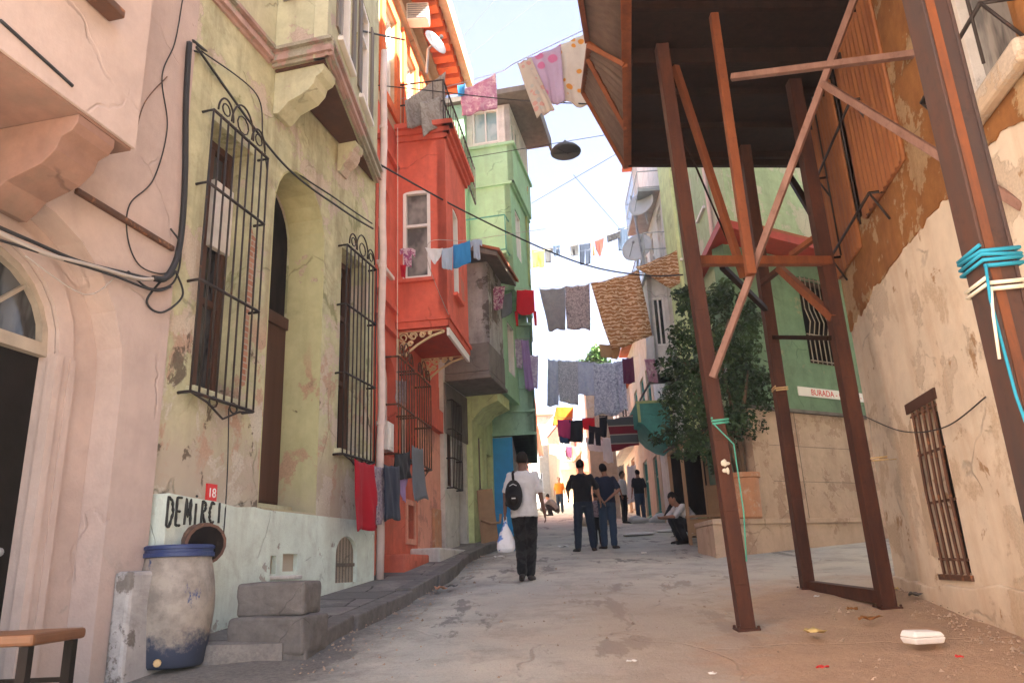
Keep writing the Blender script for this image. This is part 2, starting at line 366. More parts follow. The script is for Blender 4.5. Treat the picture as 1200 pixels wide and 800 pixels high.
c_ = t.mix(t.math('MULTIPLY', dust, t.step(t.xyz(1), 13, 8)), c_, (.50, .37, .26))
gut = t.step(t.math('ADD', t.math('ADD', t.xyz(0), t.math('MULTIPLY', t.xyz(1), -.08)), t.math('MULTIPLY', t.noise(1.3, 8, rough=.7), 1.5)), -.75, -1.35)
c_ = t.mix(t.math('MULTIPLY', gut, .85), c_, t.mix(t.step(fine, .4, .65), (.10, .095, .09), (.2, .185, .165)))
t.col(c_).bump(t.math('ADD', t.math('MULTIPLY', mid, 1.1), t.math('ADD', t.math('MULTIPLY', fine, .5), t.math('SUBTRACT', t.math('MULTIPLY', gr, .12), t.math('MULTIPLY', crk, .3)))), 1., .04)

t = NT('pavement', .9, 0, .25); br = t.n.new('ShaderNodeTexBrick'); t.L(t.warp(1.4, .12), br.inputs[0]); br.inputs['Scale'].default_value = 1; br.inputs['Brick Width'].default_value = .9; br.inputs['Row Height'].default_value = .55; br.inputs['Mortar Size'].default_value = .014
br.inputs['Color1'].default_value = (.21, .195, .18, 1); br.inputs['Color2'].default_value = (.13, .122, .115, 1); br.inputs['Mortar'].default_value = (.06, .055, .05, 1)
md = t.noise(2.4, 9, rough=.72); fi = t.noise(35, 5, rough=.7)
c_ = t.mix(t.math('MULTIPLY', t.step(md, .48, .6), .6), br.outputs[0], (.30, .275, .24)); c_ = t.mix(t.math('MULTIPLY', t.step(fi, .45, .65), .35), c_, (.08, .075, .07))
t.col(c_).bump(t.math('ADD', t.math('MULTIPLY', md, .8), t.math('SUBTRACT', t.math('MULTIPLY', fi, .25), t.math('MULTIPLY', br.outputs[1], .5))), .9, .03)
# ---------------------------------------------------------------- shared building pieces
def window(F, par, a0, a1, c0, c1, fr, n=-.1, mat='white_paint', pane='dark_glass', sill=None, bars=(1, 1), fw=.07, head=0., trim=None, name='window'):
    """a frame with mullions, its glass a child; fr is the wall's frame, n the depth behind its face"""
    b = MB(fr)
    if head:
        m = (a0+a1)/2; r = (a1-a0)/2
        b.wall(arch(a0, a1, c0, c1, c1+head), [arch(a0+fw, a1-fw, c0+fw, c1, c1+head-fw)], n+.06, .08)
        g = arch(a0+.02, a1-.02, c0+.02, c1, c1+head-.02)
    else:
        b.wall(rect(a0, a1, c0, c1), [rect(a0+fw, a1-fw, c0+fw, c1-fw)], n+.06, .08)
        g = rect(a0+.02, a1-.02, c0+.02, c1-.02)
    for i in range(1, bars[0]):
        q = a0+(a1-a0)*i/bars[0]; b.box(q-fw*.4, q+fw*.4, n-.01, n+.05, c0+fw*.9, c1+head-fw*.9 if not head else c1)
    for z in (bars[1] if isinstance(bars[1], (list, tuple)) else [i/bars[1] for i in range(1, bars[1])]):
        q = c0+(c1-c0)*z; b.box(a0+fw*.9, a1-fw*.9, n-.012, n+.047, q-fw*.4, q+fw*.4)
    o = F.part(b, name, mat, par, bevel=.006)
    p_ = MB(fr); p_.prism(g, n-.02, n-.035); F.part(p_, 'pane', pane, o)
    if sill: s_ = MB(fr); s_.box(a0-.08, a1+.08, -.02 if n < 0 else n, sill, c0-.07, c0-.004); F.part(s_, 'sill', trim or mat, o, bevel=.01)
    return o
def grille(F, par, a0, a1, c0, c1, fr, nb=6, rails=(0, .33, .66, 1), out=.22, r=.011, scroll=True, mat='black_iron', base=True, label=None):
    b = MB(fr)
    zr = [c0+(c1-c0)*q for q in rails]
    for z in zr:
        b.tube([(a0, -.03, z), (a0, out, z), (a1, out, z), (a1, -.03, z)], r*1.5, 5)
    for i in range(nb+1):
        a = a0+(a1-a0)*i/nb; b.tube([(a, out, c0), (a, out, (c0+c1)/2), (a, out, c1+(.0 if i in (0, nb) else .02))], r, 5)
    for sgn in ():
        pass
    if scroll:
        m = (a0+a1)/2; w = a1-a0
        for cx, rr in ((a0+w*.2, w*.13), (m, w*.2), (a1-w*.2, w*.13)):
            b.tube([(cx+rr*math.cos(t_), out, c1+.05+rr*1.5*math.sin(t_)) for t_ in [math.pi*k/12 for k in range(13)]], r, 5)
            b.tube([(cx+rr*.5*math.cos(t_), out, c1+.12+rr*.5*math.sin(t_)) for t_ in [math.pi*2*k/10 for k in range(11)]], r*.8, 5)
    if base:
        m = (a0+a1)/2; w = a1-a0
        b.tube([(a0, out, c0), (a0+w*.25, out, c0-.05), (m, out, c0-.16), (a1-w*.25, out, c0-.05), (a1, out, c0)], r, 5)
        for k in (-1, 1): b.tube([(m+k*w*.16+.06*math.cos(t_), out, c0-.03+.05*math.sin(t_)) for t_ in [math.pi*2*j/8 for j in range(9)]], r*.8, 5)
    o = F.part(b, 'window_grille', mat, par, smooth=True)
    return tag(o, label) if label else o
def body(F, u0, u1, z0, z1, depth, mat, n=-.32):
    b = F.mb(); b.box(u0+.012, u1-.012, n-depth, n, z0, z1); return b
def cloth(name, label, cat, q4, D, mat, pieces=None, fold=.035, nf=4, group=None, parent_part=None, sag=.03, seed=None, th=.005):
    """hanging cloth: q4 = sight lines of its corners (top left, top right, bottom right, bottom left), D = metres down the street"""
    rs = random.Random(seed if seed is not None else label)
    Ds = D if isinstance(D, (list, tuple)) else [D]*4
    P = [at(x, y, d) for (x, y), d in zip(q4, Ds)]
    o0 = (P[0]+P[1])/2; nrm = (P[1]-P[0]).cross(P[3]-P[0]).normalized()
    ph = rs.uniform(0, 6); ph2 = rs.uniform(0, 6); k2 = rs.uniform(.6, 1.6)
    W = (P[1]-P[0]).length; H = (P[3]-P[0]).length
    def pos(s, t):
        a = P[0].lerp(P[1], s); b_ = P[3].lerp(P[2], s); q = a.lerp(b_, t)
        w = fold*(.25+.9*t)
        q = q+nrm*w*(1.5*noise.noise(V((s*nf*1.5+ph, t*1.1+ph2, ph)))+.9*noise.noise(V((s*nf*3.4+ph2, t*2.4, ph2)))+.45*math.sin(6.283*nf*.6*s+ph+k2*t))
        sx = min(1, max(0, s))
        q.z -= sag*H*(math.sin(math.pi*sx)*.5+.8*abs(math.sin(math.pi*2*sx)))*(1-t)**2+.05*H*noise.noise(V((s*2.6+ph, 7, ph2)))*t
        q += (P[1]-P[0])*(.05*t*noise.noise(V((t*2+ph, s*1.5, 3))))
        return q-o0
    b = MB()
    for pc in pieces or [((0, 0), (1, 0), (1, 1), (0, 1))]:
        n1 = 18 if not pieces else 10; n2 = 16 if not pieces else 9
        def fn(i, j, pc=pc):
            a = V(pc[0]).lerp(V(pc[1]), i); c = V(pc[3]).lerp(V(pc[2]), i); q = a.lerp(c, j); return pos(q.x, q.y)
        b.grid(fn, n1, n2)
    o = b.build(name, mat, M=Matrix.Translation(o0), smooth=True)
    m = o.modifiers.new('thick', 'SOLIDIFY'); m.thickness = th
    return tag(o, label, cat, group)
TROUS = [((0, 0), (1, 0), (1, .3), (0, .3)), ((0, .3), (.5, .3), (.42, 1), (-.02, 1)), ((.5, .3), (1, .3), (1.02, 1), (.58, 1))]
SHIRT = [((.2, 0), (.8, 0), (.82, 1), (.18, 1)), ((.2, .72), (.19, 1), (-.02, .95), (.02, .5)), ((.81, 1), (.8, .72), (.98, .5), (1.02, .95))]
TEE = [((.22, 0), (.78, 0), (.8, .98), (.2, .98)), ((.22, 0), (.21, .28), (0, .42), (0, .1)), ((.78, .28), (.78, 0), (1, .1), (1, .42))]
TANK = [((.1, 0), (.9, 0), (.95, .62), (.05, .62)), ((.05, .62), (.95, .62), (.7, .72), (.3, .72)), ((-.02, .6), (.14, .62), (.12, 1), (.02, 1)), ((.86, .62), (1.02, .6), (1.08, 1), (.96, 1))]
BIKINI = [((.0, 0), (1, 0), (.9, .5), (.1, .5)), ((.1, .5), (.9, .5), (.6, 1), (.4, 1))]

# ---------------------------------------------------------------- setting
def ground():
    b = MB()
    xs = [-120, -60, -30, -16, -10]+[-7+.35*i for i in range(46)]+[10, 16, 30, 60, 120]
    ys = [-60, -25, -10, -4]+[-1+.3*i for i in range(80)]+[23+1.5*i for i in range(42)]+[90, 110, 150, 220]
    vs = []
    for y in ys:
        for x in xs:
            z = gz(x, y)
            if -7 < x < 9 and -2 < y < 30:
                z += .025*noise.noise(V((x*.9, y*.9, 0)))+.012*noise.noise(V((x*2.7, y*2.7, 3)))
                e = max(0, min(1, (x-.27*y-1.1)/1.2))*max(0, min(1, (9.6-y)/2))       # earth heaped along the right hand wall
                z += e*(.05+.06*noise.noise(V((x*1.7, y*1.7, 5))))
                g = max(0, 1-abs(x+1.45-.09*(y-7))/.35)*(1 if y < 16 else 0); z -= .03*g
            vs.append((x, y, z))
    w = len(xs)
    b.add(vs, [(j*w+i, j*w+i+1, (j+1)*w+i+1, (j+1)*w+i) for j in range(len(ys)-1) for i in range(w-1)])
    tag(b.build('ground', 'street_surface', smooth=True), kind='structure')
ground()
G = Fac(gnd(430, 682, .12), 13.5)
RP = gnd(520, 645, .1)
RD = Fac(RP, 7)
# raised pavement along the left hand houses: a slab with an uneven line of kerb stones
KL = [(-1.72, 6.35), (-1.60, 7.6), (-1.30, 9.3), (-1.12, 10.6), (-1.0, 12.2), (-.95, 14), (-.75, 15.6), (-.25, 17.2), (-.02, 19.5), (.2, 24), (.6, 34), (1.3, 60)]
HL = [(-3.1, 6.35), (-2.75, 7.6), (-2.3, 9.3), (-2.0, 10.6), (-1.9, 12.2), (-1.8, 14), (-1.6, 15.6), (-1.0, 17.2), (-.6, 19.5), (-.4, 24), (-.1, 34), (.4, 60)]
b = MB()
vs = []; fs = []
for (kx, ky), (hx, hy) in zip(KL, HL):
    z = gz(0, ky)+.125
    vs += [(hx-.5, hy, z+.02), (kx-.2, ky, z), (kx-.2, ky, z-.4), (hx-.5, hy, z-.4)]
for i in range(len(KL)-1): fs += [(4*i+k, 4*i+(k+1) % 4, 4*i+4+(k+1) % 4, 4*i+4+k) for k in range(4)]
b.add(vs, fs+[(0, 1, 2, 3)])
tag(b.build('sidewalk', 'pavement'), kind='structure')
b = MB(); rk = random.Random(3)
for i in range(len(KL)-1):
    a = V((*KL[i], 0)); c = V((*KL[i+1], 0)); L = (c-a).length; n = max(1, int(L/.85))
    for k in range(n):
        p0 = a.lerp(c, k/n+.006); p1 = a.lerp(c, (k+1)/n-.006); d = (p1-p0).normalized(); sd = V((d.y, -d.x, 0)); w = .2
        o_ = sd*rk.uniform(-.025, .025); h = .135+rk.uniform(-.02, .025)
        q = [p0-sd*w+o_, p0+o_, p1+o_+sd*rk.uniform(-.02, .02), p1-sd*w+o_]
        b.add([(v.x, v.y, gz(0, v.y)-.2) for v in q]+[(v.x, v.y, gz(0, v.y)+h+rk.uniform(-.006, .006)) for v in q],
              [(0, 1, 2, 3), (4, 5, 6, 7)]+[(j, (j+1) % 4, (j+1) % 4+4, j+4) for j in range(4)])
tag(b.build('kerb', 'kerb_stone', bevel=.018, merge=False), kind='structure')

# ---------------------------------------------------------------- pink house
PK = Fac(tuple(G.w(-4.2, 0, 0).xy)+(.55,), 12)
o = PK.emp('pink_house', 'pale pink plastered house with an arched doorway under a jutting upper floor', 'house')
cu, ro, sp = -1.67, 1.13, 2.76
b = PK.mb(); b.wall(rect(-22, -.05, -2.5, 9.5), [arch(cu-ro, cu+ro, .3, sp, sp+ro)], .05, .4); b.box(-22, -.06, -6, -.36, -2.5, 9.5)  # wall lengthened out of view behind the camera to bounce sunlight
PK.part(b, 'wall', 'pink_plaster')
b = PK.mb(); b.wall(arch(cu-ro+.002, cu+ro-.002, .3, sp, sp+ro-.002), [arch(cu-.68, cu+.68, .3, 2.93, 3.6)], -.18, .16)
b.wall(arch(cu-.82, cu+.82, .3, 2.93, 3.76), [arch(cu-.68, cu+.68, .3, 2.93, 3.6)], -.14, .03)
for k in (0, 1):                                 # stepped jamb mouldings
    a = cu+ro-.34-.16*k; b.box(a, a+.06, -.18, -.13+.03*k, .3, 2.9)
PK.part(b, 'door_surround', 'pink_plaster')
b = PK.mb(); b.box(cu-.68, cu+.68, -.36, -.31, .3, 2.90)
for k in range(4): b.box(cu-.6+.31*k, cu-.36+.31*k, -.31, -.29, .9, 2.7)
d = PK.part(b, 'door', 'door_black')
b = PK.mb(); b.ball((cu+.55, PK.sg*-.28, 1.45), .03); PK.part(MB().ball((cu+.55, -PK.sg*.27, 1.5), .03), 'handle', 'steel_grey', d)
b = PK.mb(); b.box(cu-.68, cu+.68, -.34, -.24, 2.90, 2.99)
for k in (1, 2, 3):
    t_ = math.pi*k/4; b.tube([(cu, -.28, 2.97), (cu+.66*math.cos(t_), -.28, 2.97+.62*math.sin(t_))], .02, 4)
b.wall(arch(cu-.679, cu+.679, 2.985, 2.99, 3.59), [arch(cu-.62, cu+.62, 2.995, 3.0, 3.53)], -.24, .08)
fl = PK.part(b, 'fanlight', 'dim_frame')
PK.part(PK.mb().prism(arch(cu-.66, cu+.66, 2.97, 2.99, 3.57), -.30, -.315), 'pane', 'dark_glass', fl)
b = PK.mb(); b.box(-9, -1.45, .051, .72, 4.22, 9.5); PK.part(b, 'upper_floor', 'pink_plaster')
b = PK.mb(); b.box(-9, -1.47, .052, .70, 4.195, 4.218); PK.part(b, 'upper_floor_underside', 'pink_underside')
# corbel with an S profile seen end on
def corbel(F, u0, u1, n1, z1, h, mat, name='corbel'):
    prof = [(0, z1-h), (.10*n1, z1-h*1.02), (.2*n1, z1-h*.92), (.3*n1, z1-h*.78), (.48*n1, z1-h*.70), (.66*n1, z1-h*.62), (.8*n1, z1-h*.45), (.84*n1, z1-h*.28), (.95*n1, z1-h*.22), (n1, z1-h*.12), (n1, z1), (0, z1)]
    b = MB(F.near(u1)); b.prism(prof, 0, u1-u0)
    for k in range(2): b.prism([(q[0]*(1.0), q[1]) for q in [(0, z1-.03-.05*k), (n1*(.98-.06*k), z1-.03-.05*k), (n1*(.98-.06*k), z1-.055-.05*k), (0, z1-.055-.05*k)]], -.012, 0)
    return F.part(b, name, mat, bevel=.01)
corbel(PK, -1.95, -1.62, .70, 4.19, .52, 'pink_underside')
b = PK.mb(); b.box(-1.25, -.12, .051, .09, 4.07, 4.12); PK.part(b, 'string_course', 'brown_iron', bevel=.01)
u_, z_ = PK.uv(120, 10, .72)
window(PK, PK.o, u_-1.3, u_-.02, z_, z_+1.3, PK.front(.70), n=.03, sill=.16, trim='brown_iron', bars=(2, 1))
for a0, a1, c0, c1 in ((-.5, -.18, .3, .86),): 
    b = PK.mb(); b.box(a0+.1, a1+.28, .051, .2, .4, 1.35); PK.part(b, 'wall_stub', 'grey_concrete', bevel=.03)

# ---------------------------------------------------------------- olive house
o = G.emp('olive_house', 'weathered olive plaster house with two tall barred windows and an arched niche', 'house')
W1 = (-3.82, -3.10, 2.95, 5.75); W2 = (-.95, -.2, 2.78, 5.55)
AN = arch(-2.66, -1.42, 1.93, 5.35, 6.08)
b = G.mb(); b.wall(rect(-4.2, .12, .3, 7.1), [rect(*W1), rect(*W2), AN], 0, .5)
b.box(-4.19, .11, -5, -.62, .3, 11.5)

b.wall(AN, [arch(-2.655, -1.425, 1.935, 5.35, 6.075)], 0, .61)
G.part(b, 'wall', 'olive_plaster')
b = G.mb(); b.box(-4.19, .11, -.32, 0.004, 7.1, 11.5); G.part(b, 'upper_wall', 'olive_light')
b = G.mb(); b.wall(arch(-2.657, -1.423, 1.933, 5.35, 6.077), [arch(-2.63, -1.45, 1.96, 5.35, 6.05)], -.004, .49); G.part(b, 'niche_lining', 'niche_plaster')
# niche door: dark timber with a glazed upper light, a plastered lower wall beside it
b = G.mb(); b.box(-2.65, -1.43, -.6, -.5, 1.94, 4.3); b.box(-2.65, -1.43, -.6, -.46, 4.25, 4.4)
b.box(-2.52, -1.5, -.499, -.48, 2.1, 4.0)
d = G.part(b, 'door', 'dark_wood')
b = G.mb(); b.box(-2.65, -1.43, -.58, -.54, 4.31, 6.0); G.part(b, 'pane', 'black_room', d)
b = G.mb(); b.box(-2.64, -1.44, -.479, -.30, 1.94, 2.05); G.part(b, 'door_step', 'olive_light')
for (a0, a1, c0, c1) in (W1, W2):
    window(G, o, a0+.003, a1-.003, c0+.003, c1-.003, G.front(), n=-.3, mat='dark_wood', pane='dark_glass', bars=(2, [.36, .7]), fw=.09, sill=.09, trim='olive_light')
b = G.mb(); b.box(-3.45, -3.12, -.26, -.2, 4.55, 5.3); G.part(b, 'curtain', 'curtain_cloth' if 'curtain_cloth' in MAT else 'white_wall')
grille(G, o, -4.0, -3.02, 2.86, 5.72, G.front(), nb=8, rails=(0, .37, .72, 1.), out=.13)
grille(G, o, -1.05, -.1, 2.70, 5.52, G.front(), nb=8, rails=(0, .37, .70, 1.), out=.13)
# weathered brick that shows where plaster fell off beside the first window
t = NT('bare_brick', .9, 0, .2); br = t.n.new('ShaderNodeTexBrick'); t.L(t.scale((1, 1, 1)), br.inputs[0])
mp = t.n.new('ShaderNodeMapping'); mp.inputs['Rotation'].default_value = (R(90), 0, 0); t.L(t.co, mp.inputs[0]); t.L(mp.outputs[0], br.inputs[0])
br.inputs['Color1'].default_value = (.34, .15, .09, 1); br.inputs['Color2'].default_value = (.45, .25, .17, 1); br.inputs['Mortar'].default_value = (.42, .36, .29, 1)
br.inputs['Scale'].default_value = 1; br.inputs['Brick Width'].default_value = .2; br.inputs['Row Height'].default_value = .065; br.inputs['Mortar Size'].default_value = .008
t.col(br.outputs[0]).bump(br.outputs[1], .6, .01)
# lower walls
def rough_poly(pts, amp, seed, n=5):
    rr = random.Random(seed); out = []
    for i, q in enumerate(pts):
        w = pts[(i+1) % len(pts)]
        for k in range(n):
            s_ = k/n; out.append((q[0]+(w[0]-q[0])*s_+(rr.uniform(-amp, amp) if k else 0), q[1]+(w[1]-q[1])*s_+(rr.uniform(-amp, amp) if k else 0)))
    return out
b = G.mb(); b.prism(rough_poly([(-3.08, 3.1), (-3.0, 3.15), (-2.98, 4.1), (-2.93, 4.7), (-3.06, 4.9), (-3.08, 4.0)], .025, 4), .006, -.02); G.part(b, 'bare_brick_patch', 'bare_brick')
b = G.mb(); b.prism(rough_poly([(-4.19, .4), (-2.62, .4), (-2.62, 1.9), (-4.19, 1.96)], .018, 1), .16, -.02); G.part(b, 'plinth', 'mint_plinth', bevel=.03)
vent = arch(-1.0, -.42, 1.17, 1.5, 1.72)
b = G.mb(); b.wall(rect(-2.60, .11, .4, 1.93), [vent, rect(-2.5, -2.33, 1.3, 1.48), rect(-2.2, -1.9, 1.32, 1.5)], .05, .2); G.part(b, 'plinth', 'mint_plinth')
b = G.mb()
for k in range(7): b.box(-.98+.083*k, -.94+.083*k, -.02, .0, 1.17, 1.70)
b.box(-1, -.42, 0, .02, 1.36, 1.4); G.part(b, 'vent_grille', 'grey_wood')
b = G.mb(); b.box(-2.55, -1.86, .051, .1, 1.24, 1.28); b.box(-2.6, -1.8, .051, .16, .98, 1.03); G.part(b, 'ledge', 'pale_concrete', bevel=.01)
b = G.mb(); b.box(-2.49, -2.34, -.06, -.02, 1.31, 1.47); b.box(-2.19, -1.91, -.06, -.02, 1.33, 1.49); G.part(b, 'meter_box', 'grey_wood')
# cornice and the jutting upper storey on its two scrolled corbels
BU, BN, BZ = -2.83, .70, 7.06                    # the bay is skewed: deep at its near end, dying into the facade at the far end
SA, SB = V((BU, BN)), V((.10, .03)); SL = (SB-SA).length; SD = (SB-SA)/SL
def slant(a, d, z): return (SA.x+SD.x*a-SD.y*d, -(SA.y+SD.y*a+SD.x*d), z)
def corn(b, a0, a1, fr, z, steps=((.03, 0), (.07, .05), (.04, .12), (.09, .19)), hh=(.05, .07, .07, .05)):
    for (o_, dz), h in zip(steps, hh):
        b2 = MB(fr); b2.box(a0, a1, -.01, o_, z+dz, z+dz+h-.004); b.v, b.f = b.v, b.f
        n = len(b.v); b.v += b2.v; b.f += [[i+n for i in f] for f in b2.f]
b = G.mb(); corn(b, -4.19, BU-.1, G.front(), BZ); corn(b, .0, BN+.09, G.near(BU), BZ); corn(b, -.05, SL, slant, BZ)
G.part(b, 'cornice', 'cornice_pink')
b = MB(slant); b.wall(rect(0, SL, BZ, 11.5), [rect(.55, 1.15, 7.75, 9.5), rect(1.75, 2.35, 7.75, 9.5)], 0, .16); b2 = G.mb(); b2.plan([(BU+.004, .01), (BU+.004, BN-.02), (-.7, .01)], BZ, 11.5)
n = len(b.v); b.v += b2.v; b.f += [[i+n for i in f] for f in b2.f]
G.part(b, 'upper_floor', 'olive_light', merge=False)
for a0 in (.55, 1.75): window(G, o, a0+.003, a0+.597, 7.753, 9.497, slant, n=-.07, pane='curtain_glass', sill=.07, bars=(1, [.7]))
b = MB(slant)
for a0, a1 in ((.36, .52), (1.18, 1.34), (1.56, 1.72), (2.38, 2.54)): b.box(a0, a1, .002, .03, 7.8, 9.45)
G.part(b, 'shutter', 'grey_wood')
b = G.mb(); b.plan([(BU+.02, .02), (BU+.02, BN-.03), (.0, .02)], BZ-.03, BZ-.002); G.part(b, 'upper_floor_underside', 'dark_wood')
corbel(G, BU+.05, BU+.35, BN-.06, BZ-.032, .55, 'olive_light'); corbel(G, -1.15, -.9, .27, BZ-.032, .42, 'olive_light')
b = MB(G.near(BU)); b.wall(rect(.1, .58, 8.0, 9.3), [rect(.16, .52, 8.06, 9.24)], .03, .03); f_ = G.part(b, 'window', 'steel_grey')
b = MB(G.near(BU)); b.prism(rect(.15, .53, 8.05, 9.25), .005, .012); G.part(b, 'pane', 'sky_glass', f_)
# writing: DEMIRCI in brushed strokes, number plate
def strokes(F, par, name, u0, z0, h, w, text, n, r=.011, mat='graffiti', slope=0.):
    L = {'D': [[(0, 0), (0, 1), (.55, .85), (.75, .45), (.35, -.05), (0, 0)]], 'E': [[(.6, 1), (0, 1), (0, 0), (.6, 0)], [(0, .5), (.5, .5)]],
         'M': [[(0, 0), (.1, 1), (.4, .3), (.7, 1), (.8, 0)]], 'I': [[(.3, 0), (.3, 1)]], 'i': [[(.3, 0), (.3, .85)], [(.27, 1.12), (.34, 1.18)]],
         'R': [[(0, 0), (.05, 1), (.5, .9), (.5, .6), (.05, .5), (.6, 0)]], 'C': [[(.65, .9), (.3, 1), (0, .6), (.05, .2), (.4, 0), (.65, .1)]]}
    b = F.mb()
    for i, ch in enumerate(text):
        k = 1-.04*i
        for st in L[ch]:
            pts = [(u0+w*(i+q[0]*.85), n, z0+slope*i+h*k*q[1]) for q in st]
            fine = []
            for p0, p1 in zip(pts, pts[1:]):
                for s_ in range(4): fine.append(tuple(p0[j]+(p1[j]-p0[j])*s_/4 for j in range(3)))
            fine.append(pts[-1]); b.tube(fine, [r*(1+.25*math.sin(3*j)) for j in range(len(fine))], 5)
    return tag(F.part(b, name, mat, par), 'black hand painted word DEMIRCI')
u0, z0 = G.uv(194, 620, .165); u1, z1 = G.uv(262, 616, .165)
strokes(G, o, 'graffiti', u0, z0+.03, .235, (u1-u0)/7.0, 'DEMiRCI', .168, slope=(z1-z0)/7)
u0, z0 = G.uv(249, 577, .02)
b = G.mb(); b.box(u0-.075, u0+.075, .0, .015, z0-.08, z0+.08); np_ = G.part(b, 'number_plate', 'red_sign')
def text(F, par, name, s, u, n, z, size, mat, fr=None, M=None):
    c = bpy.data.curves.new(name, 'FONT'); c.body = s; c.size = size; c.align_x = 'CENTER'; c.align_y = 'CENTER'; c.extrude = .002
    ob = bpy.data.objects.new(name, c); me = bpy.data.meshes.new_from_object(ob); bpy.data.objects.remove(ob)
    q = bpy.data.objects.new(name, me); COL.objects.link(q); me.materials.append(MAT[mat])
    M2 = (M or F.M) @ Matrix.Translation((u, F.sg*n, z)) @ Matrix.Rotation(math.pi/2, 4, 'X')
    if F.sg > 0: M2 = (M or F.M) @ Matrix.Translation((u, n, z)) @ Matrix.Rotation(math.pi, 4, 'Z') @ Matrix.Rotation(math.pi/2, 4, 'X')
    q.parent = par; q.matrix_basis = MW[par].inverted() @ M2; MW[q] = M2; return q
text(G, np_, 'numerals', '18', u0, .017, z0-.005, .12, 'white_sign')
# clay flue stub sticking out of the plinth
u0, z0 = G.uv(233, 632, .3)
b = MB(); q0 = (u0+.14, -.0, z0+.05); 
b.tube([(u0+.30, .05, z0+.03), (u0+.02, -.33, z0-.03)], [.13, .155], 16); b.tube([(u0+.03, -.315, z0-.03), (u0-.02, -.385, z0-.04)], [.17, .17], 16)
fp = G.part(b, 'flue_pipe', 'flue_rust', o, smooth=False)
b = MB(); b.tube([(u0-.0205, -.3857, z0-.0401), (u0-.0225, -.3885, z0-.0405)], [.145, .145], 16); G.part(b, 'pipe_mouth', 'black_room', fp)  # black disc stands in for the dark hollow of the pipe

# downpipe between the houses
o = thing('downpipe', 'pale downpipe running down the joint of the olive and red houses', 'pipe', G.w(.14, .1, 1.1))
b = MB(); q = G.w(.2, .09, 0)
zz_ = [.05+.6*i for i in range(15)]
b.tube([V((q.x, q.y, 0))+V((.012*math.sin(3*z), 0, 1.1+z)) - o.matrix_basis.translation for z in zz_], .055, 10)
p_ = b.build('pipe', 'pipe_pink', o, smooth=True)
b = MB()
for z in (2.2, 4.6, 7.0): b.tube([V((q.x, q.y, 1.1+z-.03))-o.matrix_basis.translation, V((q.x, q.y, 1.1+z+.03))-o.matrix_basis.translation], .066, 10)
b.build('bracket', 'pipe_pink', o)

# ---------------------------------------------------------------- red house
o = RD.emp('red_house', 'bright red house with a jutting bay window and an orange dentil cornice', 'house')
UL = -4.55
LW = [(-4.22, -3.42), (-3.1, -2.3)]
b = RD.mb()
b.wall(rect(UL, 0, 3.0, 8.9), [arch(a0, a1, 3.02, 4.25, 4.6) for a0, a1 in LW]+[arch(-4.42, -3.8, 6.0, 7.3, 7.5)], 0, .4)
b.box(UL+.01, -.01, -5, -.36, 1.0, 12.6); RD.part(b, 'wall', 'red_plaster')
b = RD.mb(); b.wall(rect(UL, -2.05, 1.0, 2.998), [rect(-2.75, -2.3, 1.78, 2.35)], .004, .3); RD.part(b, 'lower_wall', 'red_low')
b = RD.mb(); b.box(-2.05, -.25, -.3, .006, 1.0, 3.9); RD.part(b, 'lower_wall', 'salmon_plaster')
b = RD.mb(); b.box(-1.9, -.3, .004, .10, 3.92, 4.35); b.box(-.25, 0, -.3, .008, 1.0, 4.9); RD.part(b, 'fascia', 'red_plaster')
b = RD.mb(); b.wall(rect(-2.83, -2.22, 1.7, 2.42), [rect(-2.74, -2.31, 1.79, 2.34)], .03, .026); vf = RD.part(b, 'vent_frame', 'salmon_plaster')
RD.part(RD.mb().box(-2.75, -2.3, -.14, -.1, 1.78, 2.35), 'vent_hatch', 'dark_wood')
RD.part(RD.mb().box(-1.0, -.42, .007, .06, 1.5, 2.4), 'gas_box', 'terracotta', bevel=.01)
RD.part(RD.mb().box(-4.1, -2.6, .01, .34, 1.0, 1.52), 'door_step', 'red_low', bevel=.02); RD.part(RD.mb().box(-2.59, -.3, .01, .52, 1.0, 1.63), 'door_step', 'pale_concrete', bevel=.03)
for a0, a1 in LW: window(RD, o, a0+.003, a1-.003, 3.023, 4.25, RD.front(), n=-.2, pane='dark_glass', head=.345, bars=(2, [.6]))
grille(RD, o, -4.28, -3.36, 2.95, 4.45, RD.front(), nb=6, rails=(0, .5, 1), out=.3, mat='brown_iron')
grille(RD, o, -3.16, -2.2, 2.95, 4.45, RD.front(), nb=6, rails=(0, .5, 1), out=.3, mat='brown_iron')
window(RD, o, -4.417, -3.803, 6.003, 7.3, RD.front(), n=-.12, head=.197, bars=(1, [.65]), sill=.07)
for z in (5.42, 5.0, 8.15): RD.part(RD.mb().box(UL, -3.44, .0, .07, z, z+.09), 'string_course', 'red_plaster')
# bay
BA0, BA1, BNN, B0, B1 = -3.42, -1.55, .9, 5.28, 8.72
b = MB(RD.near(BA0)); b.wall(rect(0, BNN, B0, B1), [arch(.12, .62, 6.05, 7.68, 7.74)], 0, .16)
b2 = RD.mb(RD.front(BNN)); b2.wall(rect(BA0, BA1, B0, B1), [arch(-2.85, -2.35, 5.95, 7.6, 7.66)], .001, .16)
b2.box(BA0+.17, BA1, -BNN+.01, -.17, B0-.002, B0+.1); b2.box(BA0+.17, BA1, -BNN+.01, -.17, B1-.15, B1-.02); b2.box(BA1-.12, BA1-.002, -BNN+.01, -.17, B0+.1, B1-.16)
n = len(b.v); b.v += b2.v; b.f += [[i+n for i in f] for f in b2.f]
bay = RD.part(b, 'bay', 'red_plaster', merge=False)
window(RD, bay, .123, .617, 6.053, 7.68, RD.near(BA0), n=-.07, pane='curtain_glass', head=.057, bars=(1, [.62]), sill=.08, trim='red_plaster', fw=.06)
